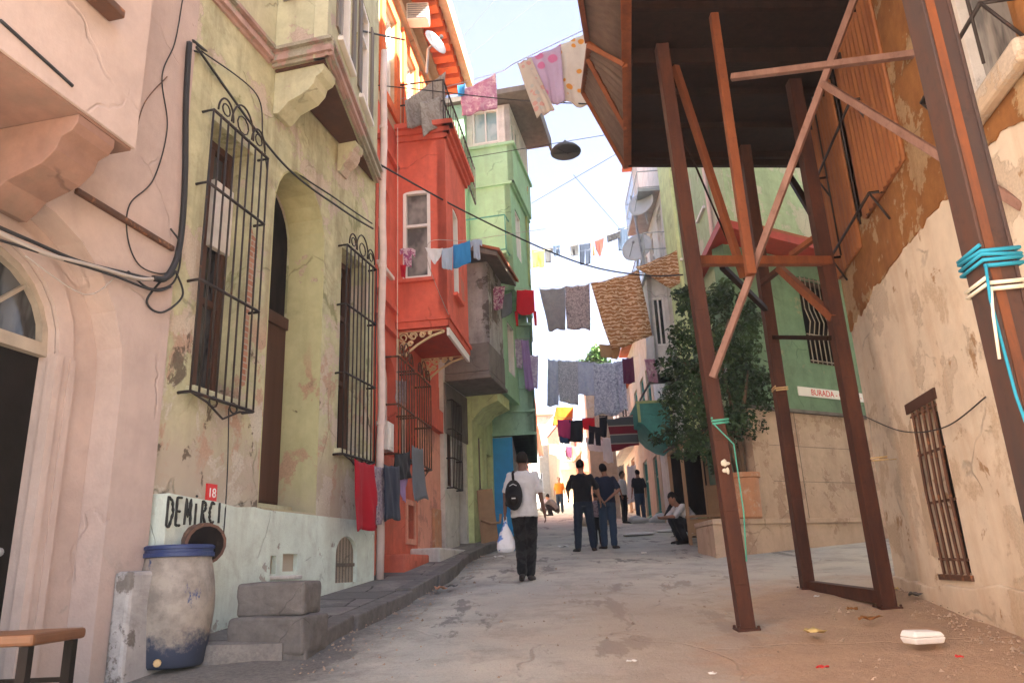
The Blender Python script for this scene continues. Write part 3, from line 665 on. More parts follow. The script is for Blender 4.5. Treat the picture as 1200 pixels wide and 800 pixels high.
window(RD, bay, -2.847, -2.353, 5.953, 7.6, RD.front(BNN), n=-.07, pane='curtain_glass', head=.057, bars=(1, [.62]), sill=.08, trim='red_plaster', fw=.06)
for zs_ in (((B1, .05, .1), (B1+.1, .10, .1), (B1+.2, .17, .10)), ((B0-.12, .02, .12), (B0+.0, .05, .06))):
  b = RD.mb()
  for z, o_, h in zs_:
    for fr, a0, a1 in ((RD.near(BA0), 0.01, BNN+o_), (RD.front(BNN), BA0-o_, BA1+o_)):
        b3 = MB(fr); b3.box(a0, a1, -.02, o_, z+.002, z+h-.002); n = len(b.v); b.v += b3.v; b.f += [[i+n for i in f] for f in b3.f]
  RD.part(b, 'bay_moulding', 'red_plaster', bay, merge=False)
RD.part(RD.mb().box(BA0+.03, BA1-.03, .02, BNN-.04, B0-.16, B0-.125), 'bay_underside', 'brown_mud' if 0 else 'red_trim', bay)
RD.part(RD.mb().box(BA0-.02, BA1+.02, .02, BNN+.03, B1+.302, B1+.36), 'bay_roof', 'red_plaster', bay)
# white edge board and pierced gold brackets
b = RD.mb(RD.front(BNN)); b.box(BA0+.05, BA1-.02, -.035, .01, B0-.26, B0-.125); RD.part(b, 'edge_board', 'white_paint', bay)
def scroll_bracket(fr, z1, L, h, par):
    b = MB(fr)
    b.tube([(0.02, 0, z1-.02), (L, 0, z1-.02)], .022, 6); b.tube([(.02, 0, z1-.02), (.02, 0, z1-h)], .022, 6)
    b.tube([(.02, 0, z1-h), (.2*L, 0, z1-h*.98), (.45*L, 0, z1-h*.62), (.75*L, 0, z1-h*.3), (L, 0, z1-h*.16)], .022, 6)
    for cx, cz, rr in ((.14*L, .28*h, .10), (.36*L, .26*h, .075), (.16*L, .66*h, .075), (.56*L, .22*h, .055), (.30*L, .55*h, .05), (.72*L, .17*h, .035)):
        b.tube([(cx+rr*(1-.045*k)*math.cos(.7*k), 0, z1-cz+rr*(1-.045*k)*math.sin(.7*k)) for k in range(17)], .014, 5)
    b.ball((L, 0, z1-h*.14) if fr is None else (L, 0, z1-h*.14), .035, seg=8); b.ball((.2*L, 0, z1-h), .04, seg=8)
    return RD.part(b, 'scroll_bracket', 'gold_iron', par, smooth=True)
scroll_bracket(RD.near(BA0+.05), B0-.13, BNN-.1, .42, bay); scroll_bracket(RD.near(BA1-.15), B0-.13, BNN-.1, .42, bay)
# sunlit top storey, its windows, the deep orange eave with dentils
b = RD.mb(); TW = [(-4.3, -3.6), (-2.9, -2.2), (-1.5, -.8)]
b.wall(rect(UL, 0, 8.9, 12.6), [rect(a0, a1, 9.3, 11.2) for a0, a1 in TW], .01, .35); RD.part(b, 'upper_wall', 'cream_orange')
for a0, a1 in TW: window(RD, o, a0+.003, a1-.003, 9.303, 11.197, RD.front(), n=-.12, pane='curtain_glass', bars=(2, [.7]))
b = RD.mb()
for a0, a1 in TW: b.wall(rect(a0-.22, a1+.22, 9.1, 11.5), [rect(a0, a1, 9.3, 11.2)], .06, .048)
RD.part(b, 'window_surround', 'orange_plaster')
b = RD.mb(); b.box(UL, .1, .012, .12, 11.62, 11.8); b.box(UL, .1, .012, .75, 12.42, 12.6); b.box(UL, .12, .70, .86, 12.3, 12.7); b.box(UL, .1, .012, .2, 12.1, 12.41)
RD.part(b, 'eave', 'cream_orange')
b = RD.mb()
for k in range(12): b.box(UL+.1+.39*k, UL+.33+.39*k, .21, .66, 12.12, 12.415)
RD.part(b, 'dentils', 'orange_plaster')
RD.part(RD.mb().box(UL, .15, -5, .8, 12.71, 12.85), 'roof', 'terracotta_roof')
# roof terrace rail over the bay
b = RD.mb()
for z in (.05, .5, .95): b.tube([(BA0+.1, .02, B1+.36+z), (BA0+.1, BNN-.03, B1+.36+z), (BA1, BNN-.03, B1+.36+z), (0, BNN-.05, B1+.36+z)], .018, 5)
for k in range(22): a = BA0+.1+k*.155; b.tube([(a, BNN-.03, B1+.38), (a, BNN-.03, B1+1.31)], .01, 4)
for k in range(5): a = .1+k*.19; b.tube([(BA0+.1, a, B1+.38), (BA0+.1, a, B1+1.31)], .01, 4)
RD.part(b, 'terrace_railing', 'black_iron', bay)
# ---------------------------------------------------------------- houses further up on the left
def rowhouse(F, o, L, z0, z1, mat, wins, depth=6, roof=None, thick=.3, n=0., pane='dark_glass', fmat='white_paint', bars=(2, [.65]), name='wall', sill=.08):
    b = F.mb(); b.wall(rect(0, L, z0, z1), [rect(*w) for w in wins], n, thick); b.box(.012, L-.012, n-depth, n-thick-.02, z0, z1-.01)
    F.part(b, name, mat)
    for w in wins: window(F, o, w[0]+.003, w[1]-.003, w[2]+.003, w[3]-.003, F.front(), n=n-.12, mat=fmat, pane=pane, bars=bars, sill=n+sill)
    if roof:
        b = F.mb(); b.box(-.05, L+.05, n-depth, n+.35, z1+.002, z1+.12); F.part(b, 'roof', roof)
def baybox(F, par, a0, a1, n0, n1, z0, z1, mat, side=[], front=[], pane='dark_glass', fmat='white_paint', name='bay', cap=None):
    b = MB(F.near(a0)); b.wall(rect(n0, n1, z0, z1), [rect(*w) for w in side], 0, .14); vs, fs = b.v, b.f
    b2 = F.mb(F.front(n1)); b2.wall(rect(a0, a1, z0, z1), [rect(*w) for w in front], .001, .14)
    b2.box(a0+.15, a1-.002, -(n1-n0), -.16, z0+.0, z0+.1); b2.box(a0+.15, a1-.002, -(n1-n0), -.16, z1-.1, z1-.002); b2.box(a1-.12, a1-.003, -(n1-n0), -.16, z0+.11, z1-.11)
    k = len(vs); vs += b2.v; fs += [[i+k for i in f] for f in b2.f]
    o = F.part(b, name, mat, par, merge=False)
    for w in side: window(F, o, w[0]+.003, w[1]-.003, w[2]+.003, w[3]-.003, F.near(a0), n=-.08, pane=pane, mat=fmat, bars=(2, 1), fw=.05)
    for w in front: window(F, o, w[0]+.003, w[1]-.003, w[2]+.003, w[3]-.003, F.front(n1), n=-.08, pane=pane, mat=fmat, bars=(2, 1), fw=.05)
    if cap: 
        b = F.mb()
        for z in cap: b.box(a0-.06, a1+.06, n0, n1+.06, z, z+.07)
        F.part(b, 'moulding', mat, o)
    return o
F3 = Fac(gnd(522, 645, .12), 12)
o = F3.emp('grey_house', 'grey bare concrete house with a heavy box balcony beside the red house', 'house')
b = F3.mb(); b.wall(rect(.02, 1.75, 1.2, 9.0), [rect(.22, .75, 2.9, 4.6), rect(1.0, 1.55, 1.7, 3.9)], 0, .35); b.box(.03, 1.74, -5, -.37, 1.2, 9.0); F3.part(b, 'wall', 'pale_concrete')
b = F3.mb(); b.box(.03, 1.74, .003, .035, 3.95, 5.0); F3.part(b, 'dark_wall_band', 'dark_concrete')  # darker concrete band on the wall below the balcony
window(F3, o, .223, .747, 2.903, 4.597, F3.front(), n=-.15, mat='dark_wood', pane='black_room')
grille(F3, o, .16, .82, 2.85, 4.65, F3.front(), nb=6, rails=(0, .33, .66, 1), out=.14, scroll=False, base=False)
b = F3.mb(); b.box(1.0, 1.55, -.25, -.2, 1.7, 3.9); F3.part(b, 'door', 'grey_wood')
b = F3.mb(); b.box(.1, 1.55, .01, .98, 5.1, 5.18); b.box(.1, .2, .01, .98, 5.185, 5.8); b.box(.205, 1.55, .88, .98, 5.185, 5.8); b.box(1.45, 1.55, .01, .875, 5.185, 5.8)
b.box(.06, 1.6, .02, 1.02, 5.02, 5.095); F3.part(b, 'balcony', 'dark_concrete', bevel=.015)
baybox(F3, o, .42, 1.7, .005, .93, 5.82, 7.75, 'grey_concrete', side=[(.12, .42, 6.2, 7.3)], front=[(.3+.42, 1.3, 6.5, 7.4)], fmat='grey_wood')
b = MB(F3.near(-.1)); b.prism([(0, 8.2), (1.28, 7.72), (1.28, 7.62), (0, 8.05)], -1.9, 0); F3.part(b, 'eave', 'grey_wood')
b = MB(F3.near(-.12)); b.prism([(0, 8.27), (1.34, 7.79), (1.34, 7.725), (0, 8.205)], -1.95, 0); F3.part(b, 'roof', 'terracotta_roof')

F4 = Fac((-1.0, 16.72, 1.79), 12)
o = F4.emp('mint_house', 'tall mint green house with stacked bays and a flat roof slab behind the red house', 'house')
b = F4.mb(); b.wall(rect(.03, 2.0, 1.2, 5.15), [rect(.55, .85, 3.0, 4.2), rect(1.3, 1.85, 1.8, 3.9)], 0, .3); b.box(.04, 1.99, -5, -.32, 1.2, 5.15); F4.part(b, 'lower_wall', 'lime_plaster')
window(F4, o, .553, .847, 3.003, 4.197, F4.front(), n=-.1, mat='grey_wood', sill=.08)
b = F4.mb(); b.box(1.3, 1.85, -.2, -.14, 1.8, 3.9); F4.part(b, 'door', 'dark_wood')
b = F4.mb(); b.box(.03, 2.6, -5, .0, 5.152, 12.75); F4.part(b, 'upper_wall', 'mint_wall')
b = MB(F4.near(.05)); b.prism([(0.005, 4.5), (.25, 4.75), (.62, 4.9), (.62, 5.15), (.005, 5.15)], -1.2, 0); F4.part(b, 'corbelled_ledge', 'lime_plaster')
baybox(F4, o, .36, 2.6, .005, .70, 5.2, 7.6, 'mint_wall', side=[(.1, .5, 5.9, 7.1)], front=[(1, 1.8, 5.8, 7.1)], pane='sky_glass')
baybox(F4, o, .32, 2.6, .005, 1.07, 7.62, 10.5, 'mint_wall', front=[(.8, 1.5, 8.7, 10.0)], cap=(10.43,), pane='sky_glass')
baybox(F4, o, .30, 2.6, .005, 1.18, 10.52, 11.6, 'mint_wall', cap=(11.53,))
baybox(F4, o, .30, 2.6, .005, 1.15, 11.62, 12.72, 'white_wall', side=[(.15, .85, 11.68, 12.66)], front=[(.5, 1.6, 11.75, 12.6)], pane='sky_glass')
b = F4.mb(); b.box(-.1, 2.7, -5, 1.8, 12.77, 12.92); b.box(-.12, 2.72, 1.802, 1.86, 12.62, 13.0); F4.part(b, 'roof_slab', 'grey_wood')
b = F4.mb()
for z in (8.5, 9.4): b.tube([(-.1, .0, z), (-.1, 1.0, z), (.3, 1.0, z)], .018, 4)
b.tube([(-.1, 1.0, 8.5), (-.1, 1.0, 9.4)], .018, 4); F4.part(b, 'balcony_rail', 'teal_trim')
b = F4.mb(); b.box(-.12, .29, .01, .98, 8.4, 8.47); F4.part(b, 'balcony', 'mint_wall')

F5 = Fac((-.10, 18.66, 1.98), 1.5)
o = F5.emp('sage_house', 'sage green house with a big overhanging bay above a bright blue wall', 'house')
b = F5.mb(); b.wall(rect(0, 5.3, 1.5, 4.4), [rect(1.2, 2.1, 2.0, 4.0), rect(3.2, 4.0, 2.9, 4.1)], 0, .3); b.box(.01, 5.29, -6, -.32, 1.5, 4.4); F5.part(b, 'lower_wall', 'pale_concrete')
b = MB(F5.near(0)); b.box(-1.2, -.0, .003, .03, 1.8, 4.38); F5.part(b, 'blue_side_wall', 'blue_door')
b = F5.mb(); b.box(1.2, 2.1, -.2, -.15, 2.0, 4.0); F5.part(b, 'door', 'dark_wood')
window(F5, o, 3.203, 3.997, 2.903, 4.097, F5.front(), n=-.1)
baybox(F5, o, -.02, 5.3, -1.5, .56, 4.42, 7.35, 'sage_wall', front=[(.8, 1.5, 5.2, 6.8), (3, 3.8, 5.2, 6.8)], cap=(4.42, 5.0, 5.6, 7.28), pane='sky_glass')
baybox(F5, o, .05, 5.3, -1.5, .5, 7.37, 8.4, 'sage_wall', side=[(-.2, .35, 7.5, 8.25)], front=[(.8, 1.5, 7.5, 8.2)], pane='sky_glass', fmat='teal_trim')
baybox(F5, o, 0, 5.3, -1.5, .66, 8.42, 11.15, 'yellow_lime', front=[(.8, 1.6, 9.2, 10.6), (3, 3.8, 9.2, 10.6)], cap=(11.08,))
b = F5.mb(); b.box(-.05, 5.35, -3, .72, 11.16, 11.3); F5.part(b, 'roof', 'orange_plaster')

F6 = Fac((.22, 24.1, 2.5), 2)
o = F6.emp('pink_far_house', 'narrow pinkish house far up the street past the sage green bay', 'house')
rowhouse(F6, o, 9, 2, 7.4, 'salmon_plaster', [(1+2.4*k, 2+2.4*k, 4.6, 6.2) for k in range(3)], roof='terracotta_roof')
F7 = Fac((.6, 33.3, 3.4), 2)
o = F7.emp('ochre_far_house', 'low pale ochre house on the far left of the street', 'house')
rowhouse(F7, o, 12, 3, 8.4, 'cream_wall', [(1+2.6*k, 2+2.6*k, 5.6, 7.2) for k in range(4)], roof='terracotta_roof')
F7 = Fac((1.05, 45.5, 4.6), 3)
o = F7.emp('white_far_house', 'white house far up the left side of the street', 'house')
rowhouse(F7, o, 12, 4, 9.4, 'white_wall', [(1+2.6*k, 2+2.6*k, 6.6, 8.2) for k in range(4)], roof='terracotta_roof')

# end of the street
F8 = Fac((3.3, 64, 6.2), -75, False)          # faces down the street
F8 = Fac((-6, 63, 6.1), 88, True)
o = F8.emp('cream_end_house', 'bright cream house closing the far end of the street', 'house')
rowhouse(F8, o, 9.2, 5, 13.6, 'cream_wall', [(1.2+2*k, 2.1+2*k, 7.2+2.9*j, 8.8+2.9*j) for k in range(4) for j in range(2)], roof='terracotta_roof', pane='curtain_glass')
F9 = Fac((3.25, 57, 5.7), 84, True)
o = F9.emp('orange_end_house', 'orange house with a red bay at the far end of the street', 'house')
rowhouse(F9, o, 6, 5, 11.6, 'cream_orange', [(3.2, 3.9, 9.2, 10.8), (3.2, 3.9, 6.6, 8.4)], roof='terracotta_roof', pane='curtain_glass')
b = F9.mb(); b.box(0, 1.1, .005, .3, 8.2, 11.5); F9.part(b, 'side_wing', 'beige_wall')
for z in (8.8, 10): window(F9, o, .25, .85, z, z+.9, F9.front(.3), n=.02)
baybox(F9, o, 1.2, 2.5, .005, .8, 7.9, 11.5, 'red_plaster', front=[(1.5, 2.2, 8.8, 10.8)], pane='curtain_glass')

# a few storeys of town behind, on the hill
for (x, y, w, h, m, lab) in ((-3, 84, 8, 9, 'white_wall', 'pale block of flats on the hill behind the cream end house'), (9, 78, 7, 9.5, 'beige_wall', 'beige block of flats on the hill behind the orange end house')):
    Fb = Fac((x, y, gz(x, y)), 88)
    o = Fb.emp('hill_house', lab, 'house'); rowhouse(Fb, o, w, 6, gz(x, y)+h, m, [(.8+1.9*k, 1.7+1.9*k, gz(x, y)+2+2.8*j, gz(x, y)+3.5+2.8*j) for k in range(3) for j in range(2)], roof='terracotta_roof')

# ---------------------------------------------------------------- right hand side, far part
Q3 = Fac((4.36, 18.9, 1.9), 2, False)
o = Q3.emp('white_house', 'tall white plastered house with iron balconies and satellite dishes past the green corner house', 'house')
rowhouse(Q3, o, 5, 1.4, 14.6, 'white_wall', [(.5, 1.3, 9.3, 11), (2.2, 3.0, 9.3, 11), (3.6, 4.4, 9.3, 11), (2.2, 3, 6.2, 7.8), (.6, 1.5, 2, 4.0), (2.4, 3.6, 2, 4.0)], roof='terracotta_roof')
baybox(Q3, o, .8, 1.9, .005, .55, 6.1, 8.9, 'white_wall', side=[(.12, .45, 6.9, 8.3)], front=[(1.1, 1.6, 6.9, 8.3)], cap=(6.1,))
b = Q3.mb()
for z0 in (9.0, 11.4):
    for z in (0, .5, 1.0): b.tube([(.2, .0, z0+z), (.2, .6, z0+z), (3.2, .6, z0+z), (3.2, 0, z0+z)], .018, 4)
    for k in range(16): b.tube([(.2+.2*k, .6, z0), (.2+.2*k, .6, z0+1)], .01, 4)
    b.box(.2, 3.2, .01, .62, z0-.12, z0-.03)
b.bar((.4, .62, 9.1), (1.7, .62, 11.9), .05); b.bar((1.9, .62, 9.1), (.9, .62, 10.9), .05)
Q3.part(b, 'balcony', 'steel_grey')
b = MB(Q3.near(2.0)); b.prism([(0.005, 4.35), (.25, 4.42), (.55, 4.62), (.85, 4.98), (.98, 5.02), (.98, 5.62), (.005, 5.62)], -2.2, 0); tb = Q3.part(b, 'teal_bay', 'teal_wall')
b = MB(Q3.near(1.99)); b.box(.0, .99, .012, .04, 5.56, 5.63); b.box(.9, .98, .012, .035, 5.03, 5.55); b.box(.01, .08, .012, .035, 4.5, 5.55); Q3.part(b, 'trim', 'yellow_lime', tb)
b = Q3.mb(); b.box(1.7, 1.95, .002, .22, 1.7, 4.3); Q3.part(b, 'pilaster', 'dark_concrete')
b = Q3.mb(); b.box(.5, 3.8, .62, .66, 6.0, 6.05); Q3.part(b, 'shelf', 'dark_concrete')
Q4 = Fac((4.53, 24.0, 2.4), 2, False)
o = Q4.emp('beige_house', 'beige house with teal window frames behind the laundry', 'house')
rowhouse(Q4, o, 6, 2, 9.4, 'beige_wall', [(.4, 1.3, 5.8, 7.6), (2, 2.9, 5.8, 7.6), (4, 4.9, 5.8, 7.6), (.6, 1.5, 2.8, 4.6), (3, 4.2, 2.8, 4.8)], roof='terracotta_roof', fmat='teal_trim')
Q5 = Fac((4.75, 30.1, 3.0), 2, False)
o = Q5.emp('cream_house', 'cream house with curtained ground floor openings behind the striped rug', 'house')
rowhouse(Q5, o, 9, 2.5, 8.3, 'cream_wall', [(.6, 1.8, 3.4, 5.4), (2.6, 3.8, 3.4, 5.4), (4.6, 5.8, 3.4, 5.4), (6.8, 8.0, 3.4, 5.4), (1, 2, 6.2, 7.6), (4, 5, 6.2, 7.6), (7, 8, 6.2, 7.6)], roof='terracotta_roof', pane='curtain_glass', fmat='stall_wood', bars=(4, 1))
baybox(Q5, o, .4, 8.6, .005, .5, 5.75, 8.2, 'white_wall', front=[(1, 2, 6.4, 7.7), (4, 5, 6.4, 7.7)], side=[(.1, .4, 6.4, 7.7)])
Q6 = Fac((5.07, 39.2, 3.9), 2, False)
o = Q6.emp('peach_house', 'peach coloured house at the far right of the street', 'house')
rowhouse(Q6, o, 14, 3.5, 9.0, 'cream_orange', [(1+2.4*k, 2+2.4*k, 4.6+2.4*j, 6.2+2.4*j) for k in range(5) for j in range(2)], roof='terracotta_roof', bars=(2, 1))

# ---------------------------------------------------------------- green corner house
CP = gnd(895, 646)
Q2 = Fac(CP, 60, True); Q2.zb = CP.z
o = Q2.emp('green_corner_house', 'green corner house with stone cladding below and a red edged floor above', 'house')
b = Q2.mb(); b.wall(rect(0, 6, 3.86, 7.1), [rect(2.0, 3.1, 4.9, 6.75), rect(4.6, 5.7, 4.9, 6.75)], 0, .3); b.plan([(.2, -.32), (6, -.32), (6, -4.4), (2.74, -4.4)], .8, 7.1); Q2.part(b, 'wall', 'green_wall')
b = Q2.mb(); b.wall(rect(.02, 6, 7.3, 18), [rect(2.6, 3.5, 8.6, 10.4), rect(4.8, 5.7, 8.6, 10.4)], .22, .3); b.plan([(.2, -.32), (6, -.1), (6, -4.4), (2.74, -4.4)], 7.11, 18); Q2.part(b, 'upper_wall', 'pale_green_wall')
for a0, a1, c0, c1 in ((2.0, 3.1, 4.9, 6.75), (4.6, 5.7, 4.9, 6.75)):
    window(Q2, o, a0+.003, a1-.003, c0+.003, c1-.003, Q2.front(), n=-.2, mat='dark_wood', pane='black_room')
    b = Q2.mb(); 
    for k in range(8):
        a = a0+.07+k*(a1-a0-.14)/7; b.tube([(a, .02, c0), (a, .02, c0+.55), (a, .10, c0+.85), (a, .02, c0+1.15), (a, .02, c1)], .012, 5)
    for z in (c0+.05, c0+.6, c1-.05): b.tube([(a0, .02, z), (a1, .02, z)], .014, 5)
    Q2.part(b, 'window_grille', 'dim_frame', smooth=True)
for a0, a1 in ((2.6, 3.5), (4.8, 5.7)): window(Q2, o, a0+.003, a1-.003, 8.603, 10.397, Q2.front(.22), n=-.1, pane='sky_glass')
b = Q2.mb(); b.box(0.0, 6, -.2, .02, .9, 3.84); b.box(.0, .42, .021, .07, .9, 3.84)
for k in range(3): pass
Q2.part(b, 'stone_cladding', 'stone_cladding')
b = Q2.mb()
for k in range(3):
    b.box(1.25+1.9*k, 1.258+1.9*k, .02, .026, 1.9, 3.84)
for z in (2.55, 3.2): b.box(.43, 6, .02, .025, z, z+.008)
Q2.part(b, 'cladding_joints', 'dark_concrete')
b = Q2.mb(); b.box(0, 6, .0, .10, 3.845, 3.90); Q2.part(b, 'string_course', 'dark_concrete')
b = Q2.mb(); b.plan([(-1.3, .2), (6, .2), (6, -.15), (.3, -.15), (.5, -.9), (-.66, -.9)], .8, 1.80); b.plan([(-1.33, .23), (6, .23), (6, -.15), (.3, -.15), (.5, -.9), (-.67, -.92)], 1.80, 1.885); Q2.part(b, 'stone_ledge', 'stone_cladding', bevel=.012)
b = Q2.mb(); b.box(1.49, 4.4, .003, .02, 4.20, 4.38); sg = Q2.part(b, 'sign_strip', 'white_sign')
text(Q2, sg, 'lettering', 'BURADA - ORADA - BAZAR', 2.9, .0215, 4.285, .17, 'red_sign')
# red edge beam, slab and its small roof of rust red
b = Q2.mb(); b.plan([(-.55, .55), (6, .55), (6, .005), (.1, .005), (1.2, -1.7), (.9, -1.7)], 7.11, 7.2); b.box(-.6, 6, .55, .62, 7.09, 7.25); b.plan([(-.66, .62), (-.59, .62), (1.0, -1.9), (.93, -1.9)], 7.09, 7.25)
Q2.part(b, 'edge_beam', 'red_trim')
b = Q2.mb(); b.box(.05, 6, .225, .62, 7.252, 7.31); Q2.part(b, 'ledge', 'terracotta_roof')
# the same house along the street
S2 = Fac((CP.x-.004, CP.y, CP.z), 2, False)
b = S2.mb(); wl = [(1.0, 1.6, 8.4, 10.6), (2.2, 2.8, 8.4, 10.6), (3.8, 4.6, 8.4, 10.6), (.8, 1.5, 4.8, 6.4), (3.4, 4.2, 4.8, 6.4)]
b.wall(rect(.2, 5.3, 1.0, 18), [rect(*w) for w in wl]+[rect(1.6, 3.4, 1.0, 3.5)], .0, .3); S2.part(b, 'street_wall', 'pale_green_wall', o)
for w in wl: window(S2, o, w[0]+.003, w[1]-.003, w[2]+.003, w[3]-.003, S2.front(), n=-.1, pane='sky_glass', sill=.06)
b = S2.mb(); b.box(1.6, 3.4, -2.0, -1.9, 1.0, 3.5); S2.part(b, 'dark_shop_interior', 'black_room', o)  # black sheet painted in place of the unlit shop depth
b = S2.mb(); b.tube([(.42, .06, 3.4), (.42, .06, 13.5)], .045, 8); S2.part(b, 'downpipe', 'pipe_pink', o, smooth=True)
b = S2.mb(); b.box(3.8, 5.28, .004, .08, 1.0, 18); S2.part(b, 'pilaster', 'lime_plaster', o)

# unseen house block added at the alley end to keep the sun off
QA = Fac((12.8, 8.6, .9), 2, False)
o = QA.emp('alley_sun_block', 'added unseen beige house block that shades the side alley', 'house')
rowhouse(QA, o, 6.4, .2, 17, 'beige_wall', [(1+2*k, 1.9+2*k, 3+3*j, 4.6+3*j) for k in range(3) for j in range(4)], depth=9, roof='terracotta_roof')
# ---------------------------------------------------------------- right hand building
RW = Fac(gnd(1052, 690), 9.3, False); RW.zb = .5
o = RW.emp('mud_plaster_house', 'cream and brown mud plastered house with rusty sheet window covers', 'house')
u_, z_ = RW.uv(1064, 480); LWN = (-2.08, -1.40, 1.04, 2.52)
ub = RW.uv(1190, 92); UWN = (ub[0]-.15, ub[0]+.75, ub[1]+.12, ub[1]+2.3)
b = RW.mb(); b.wall(rect(-9, 0, 0, 17), [rect(*LWN), rect(*UWN), rect(-1.75, -.35, 4.75, 7.7)], 0, .3); b.box(-9, -.01, -4, -.32, 0, 17); b.box(-9, -.02, -6.5, -4.002, 0, 20.5); b.box(-9, -.03, -9, -6.502, 0, 23.5); b.box(-9, -.04, -20, -9.002, 0, 27)  # rear blocks, added out of view, step up to hold the sun off the street
RW.part(b, 'wall', 'cream_mud')
b = RW.mb(); poly = [(0, 3.78)]+[RW.uv(*q) for q in ((1012, 360), (1035, 325), (1060, 290), (1100, 243), (1150, 178), (1200, 140))]; poly.append((-9, poly[-1][1]+.4))
out = []
for p0, p1 in zip(poly, poly[1:]):
    for k in range(16): q = p0[0]+(p1[0]-p0[0])*k/16; out.append((q, p0[1]+(p1[1]-p0[1])*k/16+.13*noise.noise(V((q*2.3, 1, 0)))+.05*noise.noise(V((q*9, 3, 0)))))
out.append(poly[-1])
b.wall([(0, 10.4), (-9, 10.4)]+out[::-1], [rect(*UWN), rect(-1.75, -.35, 4.75, 7.7)], .012, .02); RW.part(b, 'brown_plaster', 'brown_mud')
def corrugated(b, a0, a1, c0, c1, n, pitch=.11, amp=.018):
    k = int((a1-a0)/pitch*6); b.grid(lambda i, j: (a0+(a1-a0)*i, n+amp*math.sin(2*math.pi*(a1-a0)*i/pitch), c0+(c1-c0)*j), k, 1)
b = RW.mb(); corrugated(b, -1.0, .03, 4.45, 9.5, .05, .12, .012); b.box(-1.0, .02, .013, .034, 4.46, 9.4)
RW.part(b, 'corrugated_sheet', 'rust_sheet', smooth=True)
b = RW.mb(); corrugated(b, -2.6, -1.35, 4.62, 9.5, .06, .12, .012); b.box(-2.6, -1.35, .013, .044, 4.63, 9.4); RW.part(b, 'corrugated_sheet', 'rust_sheet', smooth=True)
b = RW.mb(); b.box(-1.75, -.35, -.25, -.2, 4.75, 7.7); RW.part(b, 'boarded_window', 'dark_wood')
def stick_grille(a0, a1, zs, out, nb, c0, c1, mat='black_iron'):
    b = RW.mb()
    for z in zs: b.tube([(a0, -.02, z), (a0, out, z), (a1, out, z), (a1, -.02, z)], .016, 5); b.tube([(a0, .02, z-.3), (a0, out, z)], .012, 5); b.tube([(a1, .02, z-.3), (a1, out, z)], .012, 5)
    for k in range(nb): a = a0+(a1-a0)*(k+.5)/nb; b.tube([(a, out, c0), (a, out, c1)], .011, 5)
    return RW.part(b, 'window_grille', mat, smooth=True)
stick_grille(-1.95, -.28, (4.64, 5.7, 6.9), .16, 2, 4.5, 7.6)
window(RW, o, UWN[0]+.003, UWN[1]-.003, UWN[2]+.003, UWN[3]-.003, RW.front(), n=-.15, mat='white_wall', pane='curtain_glass', fw=.1)
stick_grille(UWN[0]-.1, UWN[1]+.1, (UWN[2]+.3, UWN[2]+1.4), .22, 4, UWN[2]-.05, UWN[3])
b = RW.mb(); b.box(UWN[0]-.15, UWN[1]+.15, .013, .12, UWN[2]-.18, UWN[2]-.004); RW.part(b, 'window_sill', 'beige_wall', bevel=.03)
b = RW.mb(); b.box(LWN[0], LWN[1], -.26, -.22, LWN[2], LWN[3]); RW.part(b, 'pane', 'black_room')
b = RW.mb(); w = LWN
for k in range(5):
    a = w[0]+.07+k*(w[1]-w[0]-.14)/4; b.tube([(a, .0, w[2]-.02), (a+.01*math.sin(k*2), .015, (w[2]+w[3])/2), (a, .0, w[3]+.02)], .016, 6)
for q in (.08, .42, .72, .97): z = w[2]+(w[3]-w[2])*q; b.tube([(w[0]-.01, -.005, z), (w[1]+.01, -.005, z+.01)], .013, 5)
b.box(w[0]-.03, w[1]+.03, -.05, .025, w[2]-.05, w[2]-.003)
RW.part(b, 'window_grille', 'brown_iron', smooth=False)
b = RW.mb(); b.prism(rough_poly([(w[1]+.003, w[2]+.1), (w[1]+.16, w[2]+.2), (w[1]+.2, w[3]-.5), (w[1]+.1, w[3]-.1), (w[1]+.003, w[3]-.05)], .03, 8), .007, -.02); RW.part(b, 'bare_brick_patch', 'beige_wall')
b = RW.mb(); b.box(w[0]-.05, w[1]+.06, -.2, .018, w[3]+.003, w[3]+.10); RW.part(b, 'lintel', 'dark_wood')
b = RW.mb(); b.prism(rough_poly([(-9, .1), (0.0, .1), (0, 1.0), (-1.2, .92), (-2.6, .98), (-4, .82), (-9, .7)], .03, 6), .035, -.02); RW.part(b, 'rough_footing', 'cream_mud', bevel=.02)
b = RW.mb(); b.box(-9.2, .35, -3.9, .35, 17.005, 17.2); RW.part(b, 'roof', 'terracotta_roof')
